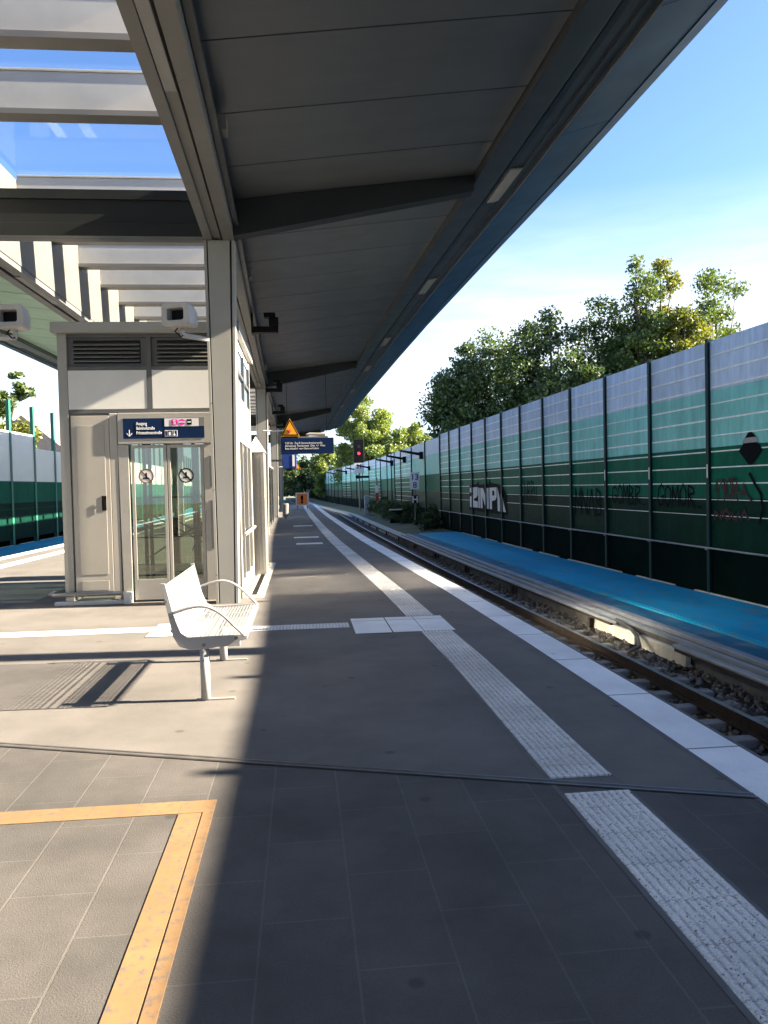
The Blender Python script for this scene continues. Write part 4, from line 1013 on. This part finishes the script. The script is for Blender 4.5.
pn = thing('platform_number_sign', 'blue platform number sign showing a white 1', 'platform sign', (-.54, 38, 2.5))
b = MB(); b.box(-.87, -.22, 38.0, 38.25, 2.52, 3.28); p = b.build('sign_box', 'blue_sign', pn, .02)
text('lettering', '1', .72, (-.36, 37.99, 2.64), 'text', p, align='CENTER', bold=.02)
b = MB(); b.box(W(-1.0, 38), -.871, 38.08, 38.16, 2.85, 2.95); b.build('bracket', 'steel', pn)
t = thing('closure_board', 'orange notice board with white border at the far platform end', 'notice board', (-.1, 62, 0))
b = MB(); b.box(-.5, .5, 62, 62.06, .25, 1.25); b.build('board', 'sign_pale', t)
b = MB(); b.box(-.4, .38, 61.985, 61.998, .34, 1.16); b.build('field', 'ora', t)
text('lettering', '!', .75, (-.02, 61.98, .48), 'graf_black', t, align='CENTER', bold=.05)
b = MB(); b.box(-.4, -.33, 62.06, 62.12, 0, 1.2); b.box(.33, .4, 62.06, 62.12, 0, 1.2); b.build('leg', 'steel', t)

# pyramid-capped steel casing and shelter pieces beyond the lift
t = thing('steel_casing', 'brushed steel casing with a pyramid cap beside the lift', 'casing', (-.80, 15.5, 0))
x0, x1, y0, y1 = -.98, -.69, 15.2, 16.0
b = MB(); b.box(x0, x1, y0, y1, 0, 2.28); b.build('body', 'stainless', t, .01)
b = MB(); n = len(b.v); xm, ym = (x0 + x1) / 2 - .02, (y0 + y1) / 2
for q in (((x0 - .02, y0 - .02), (x1 + .02, y0 - .02)), ((x1 + .02, y0 - .02), (x1 + .02, y1 + .02)), ((x1 + .02, y1 + .02), (x0 - .02, y1 + .02)), ((x0 - .02, y1 + .02), (x0 - .02, y0 - .02))):
    b.face([(q[0][0], q[0][1], 2.285), (q[1][0], q[1][1], 2.285), (xm, ym, 2.60)])
b.face([(x0 - .02, y0 - .02, 2.285), (x0 - .02, y1 + .02, 2.285), (x1 + .02, y1 + .02, 2.285), (x1 + .02, y0 - .02, 2.285)])
b.build('pyramid_cap', 'off_white', t)
b = MB()
for xx in (x0 + .07, x0 + .15, x0 + .22): b.box(xx, xx + .012, y0 - .008, y0 - .0005, .1, 2.2)
b.build('seam_strip', 'steel', t)
b = MB(); b.box(x1 + .0005, x1 + .004, y0 + .1, y0 + .4, .55, .85); b.build('sticker', 'sky_blue', t)
sh = thing('waiting_shelter', 'glazed waiting shelter between the second and third columns', 'shelter', (-2.0, 36, 0))
b = MB()
for yq in (31.5, 34, 36.5, 39): b.box(-1.42, -1.36, yq, yq + .06, 0, 2.5); b.box(-3.4, -3.34, yq, yq + .06, 0, 2.5)
b.box(-3.45, -1.33, 31.45, 39.1, 2.502, 2.6); b.build('frame', 'steel', sh)
b = MB(); b.box(-1.395, -1.385, 31.57, 39.0, .15, 2.45); b.box(-3.375, -3.365, 31.57, 39.0, .15, 2.45); b.build('pane', 'side_glass', sh)
t = thing('litter_bin', 'small grey litter bin at the foot of the third column', 'litter bin', (-.9, 43.2, 0))
b = MB(); b.cyl((-.9, 43.2, .1), (-.9, 43.2, .75), .15, .18, 14); b.build('bucket', 'steel', t)
b = MB(); b.cyl((-.9, 43.2, 0), (-.9, 43.2, .099), .05, .05, 10); b.cyl((-.9, 43.2, .751), (-.9, 43.2, .8), .19, .15, 14); b.build('lid', 'steel', t)

# ------------------------------------------------------------------ trees
def leaves(name, pts, size, m, parent, seed, flat=.0):
    rng = np.random.default_rng(seed); n = len(pts)
    nrm = rng.normal(size=(n, 3)); nrm[:, 2] += .55; nrm /= np.linalg.norm(nrm, axis=1)[:, None]
    t = np.cross(nrm, rng.normal(size=(n, 3))); t /= np.linalg.norm(t, axis=1)[:, None]; s_ = np.cross(nrm, t)
    L_ = size * rng.uniform(.6, 1.3, (n, 1)); Wd = L_ * rng.uniform(.45, .7, (n, 1))
    v = np.stack([pts - t * L_, pts + s_ * Wd - nrm * L_ * .15, pts + t * L_, pts - s_ * Wd - nrm * L_ * .15], 1).reshape(-1, 3)
    off = np.array(origin_of(parent)); v = v - off
    me = bpy.data.meshes.new(name); me.vertices.add(n * 4); me.vertices.foreach_set('co', v.reshape(-1))
    me.loops.add(n * 4); me.polygons.add(n); me.loops.foreach_set('vertex_index', np.arange(n * 4)); me.polygons.foreach_set('loop_start', np.arange(n) * 4)
    me.update(calc_edges=True); me.materials.append(M[m])
    o = bpy.data.objects.new(name, me); COL.objects.link(o); o.parent = parent; return o

def tree(label, x, y, zb, h, cw, base, seed, m, n=16000, leaf=.2, clumps=70, pointy=.5, group='trees behind the barriers', name='tree', cat='tree', gap=1.0):
    rng = np.random.default_rng(seed); rnd = random.Random(seed)
    t = thing(name, label, cat, (x, y, zb), group)
    b = MB(); top = h * .8
    trunk = [(x + rnd.uniform(-.1, .1) * k, y, zb + top * k / 5) for k in range(6)]
    r0 = max(.05, h * .02)
    b.tube(trunk, [r0 * (1 - .8 * k / 5) for k in range(6)], 8)
    cl = []
    for i in range(clumps):
        for _ in range(20):
            p = rng.uniform(-1, 1, 3)
            zz = (p[2] + 1) / 2
            rad = max(.12, (max(0, 1 - max(0, zz - .4) / .62)) ** (.22 + .3 * pointy)) * (1 if zz > .4 else .72 + .7 * zz)
            d = math.hypot(p[0], p[1])
            if d < rad and d > rad * .25: break
        ir = 1 + rng.uniform(-.22, .22)
        cl.append((x + p[0] * cw / 2 * ir, y + p[1] * cw / 2 * ir, zb + base + zz * (h - base)))
    for c in cl[::3]:
        k = rnd.randint(1, 4); a = Vector(trunk[k])
        q = Vector(c); mid = a.lerp(q, .5) + Vector((0, 0, -.05 * h * .3))
        b.tube([tuple(a), tuple(mid), tuple(q)], [r0 * .35, r0 * .22, r0 * .06], 5)
    b.build('trunk', 'bark', t, smooth=True)
    per = n // len(cl); P = []
    for c in cl:
        s_ = min(1.25, rng.uniform(.11, .22) * cw) * gap
        q = rng.normal(size=(per, 3)); q /= np.linalg.norm(q, axis=1)[:, None]
        q *= (rng.random((per, 1)) ** .6) * s_ * rng.uniform(.7, 1.3, 3)
        P.append(q * (1, 1, .8) + c)
    leaves('crown', np.concatenate(P), leaf, m, t, seed)
    return t

tree('dark round tree, leftmost of the clump behind the barrier', 12.3, 60, -.35, 12.3, 6.00, 1.6, 11, 'leaf_dark', 32045, 0.136, 108)
tree('grey green tree between the dark round tree and the tall clump', 15.0, 63, -.35, 13.55, 6.75, 1.6, 12, 'leaf_mid', 28275, 0.136, 94)
tree('broad dark tree in the middle of the clump behind the barrier', 18.6, 58, -.35, 14.28, 8.75, 1.6, 13, 'leaf_dark', 37700, 0.144, 121)
tree('wide green tree rising right of the middle of the clump', 23.0, 59, -.35, 15.33, 8.25, 1.6, 14, 'leaf_mid', 35815, 0.144, 114)
tree('tall spiky tree with a feathery top behind the barrier', 24.6, 56.5, -.35, 18.48, 5.00, 4.0, 15, 'leaf_mid', 16022, 0.136, 62, 1.3, gap=1.1)
tree('yellowish green bushy tree below the spiky treetops', 27.0, 55, -.35, 14.07, 5.75, 1.6, 16, 'leaf_yellow', 19792, 0.144, 74)
tree('tall feathery tree, rightmost of the clump, with sky gaps', 30.3, 57, -.35, 17.85, 7.00, 3.0, 17, 'leaf_mid', 21677, 0.136, 81, .9)
tree('thin forked tree rising between the two feathery tops', 27.6, 59, -.35, 18.48, 4.00, 5.0, 27, 'leaf_yellow', 9802, 0.136, 43, 1.2)
tree('bright sunlit tree behind the far barrier, left of the dark clump', 9.2, 112, -.35, 14.4, 9.6, 1.0, 18, 'leaf_light', 52000, .17, 120)
tree('lower sunlit tree right of the bright far tree', 14.8, 110, -.35, 10.2, 7.6, 1.0, 19, 'leaf_light', 32000, .17, 80)
tree('pale green tree below the departure board in the distance', 4.6, 140, -.35, 8.5, 6.0, .6, 20, 'leaf_light', 20000, .19, 60)
tree('dark distant tree at the bend of the line', .6, 165, -.35, 9.4, 8.0, .6, 21, 'leaf_dark', 9000, .32, 50)
tree('far dark tree beyond the orange notice board', -3.5, 190, -.35, 7.5, 8.0, .6, 22, 'leaf_mid', 8000, .34, 50)
tree('light green tree behind the left barrier at the picture edge', -22.6, 58, -.35, 9.2, 6.5, 1.5, 23, 'leaf_light', 12000, .2, 60)
tree('thin wispy conifer at the left picture edge', -21.5, 64, -.35, 12.0, 3.4, 4.0, 24, 'leaf_mid', 2600, .2, 26, 1.2)
tree('yellow green shrub tree between the posts of the left barrier', -18.6, 55, -.35, 6.6, 4.0, 1.0, 25, 'leaf_yellow', 8000, .18, 40)
for i, (x, y, h, wd, lab) in enumerate(((7.3, 44.5, 1.3, 1.9, 'low dark bush right of the H board'), (7.2, 53, 1.5, 2.6, 'dark bush directly behind the H board'), (7.05, 59, 1.5, 2.4, 'overgrown bush behind the low trackside box'), (6.9, 66, 1.7, 2.6, 'bush with dry stalks right of the signal'), (6.9, 72, 1.4, 2.2, 'small bush near the plate post'))):
    tree(lab, x, y, -.95, h, wd, .05, 40 + i, 'leaf_dark', 3200, .07, 24, .2, group='bushes at the foot of the barrier', name='bush', cat='bush')

# house behind the left barrier
hs = thing('house', 'house with a steep grey roof behind the left barrier', 'house', (-23.5, 76, -.35))
b = MB(); b.box(-27, -20, 72, 82, -.35, 5.0); b.build('wall', 'render_wall', hs)
b = MB(); b.prism_y([(-27.5, 4.9), (-19.5, 4.9), (-23.5, 8.3)], 71.5, 82.5); b.build('roof', 'tile_roof', hs)
b = MB(); b.box(-24.4, -23.2, 71.95, 71.99, 2.4, 3.8); b.build('window', 'win_glass', hs)

# ------------------------------------------------------------------ render settings
SC.view_settings.view_transform = 'Standard'; SC.view_settings.look = 'None'
SC.view_settings.exposure = 3.0; SC.view_settings.gamma = 1.0
SC.render.engine = 'CYCLES'
c = SC.cycles
c.max_bounces = 8; c.diffuse_bounces = 2; c.glossy_bounces = 4; c.transparent_max_bounces = 12
c.use_denoising = True; c.blur_glossy = 0.0; c.caustics_reflective = True
c.sample_clamp_indirect = 250
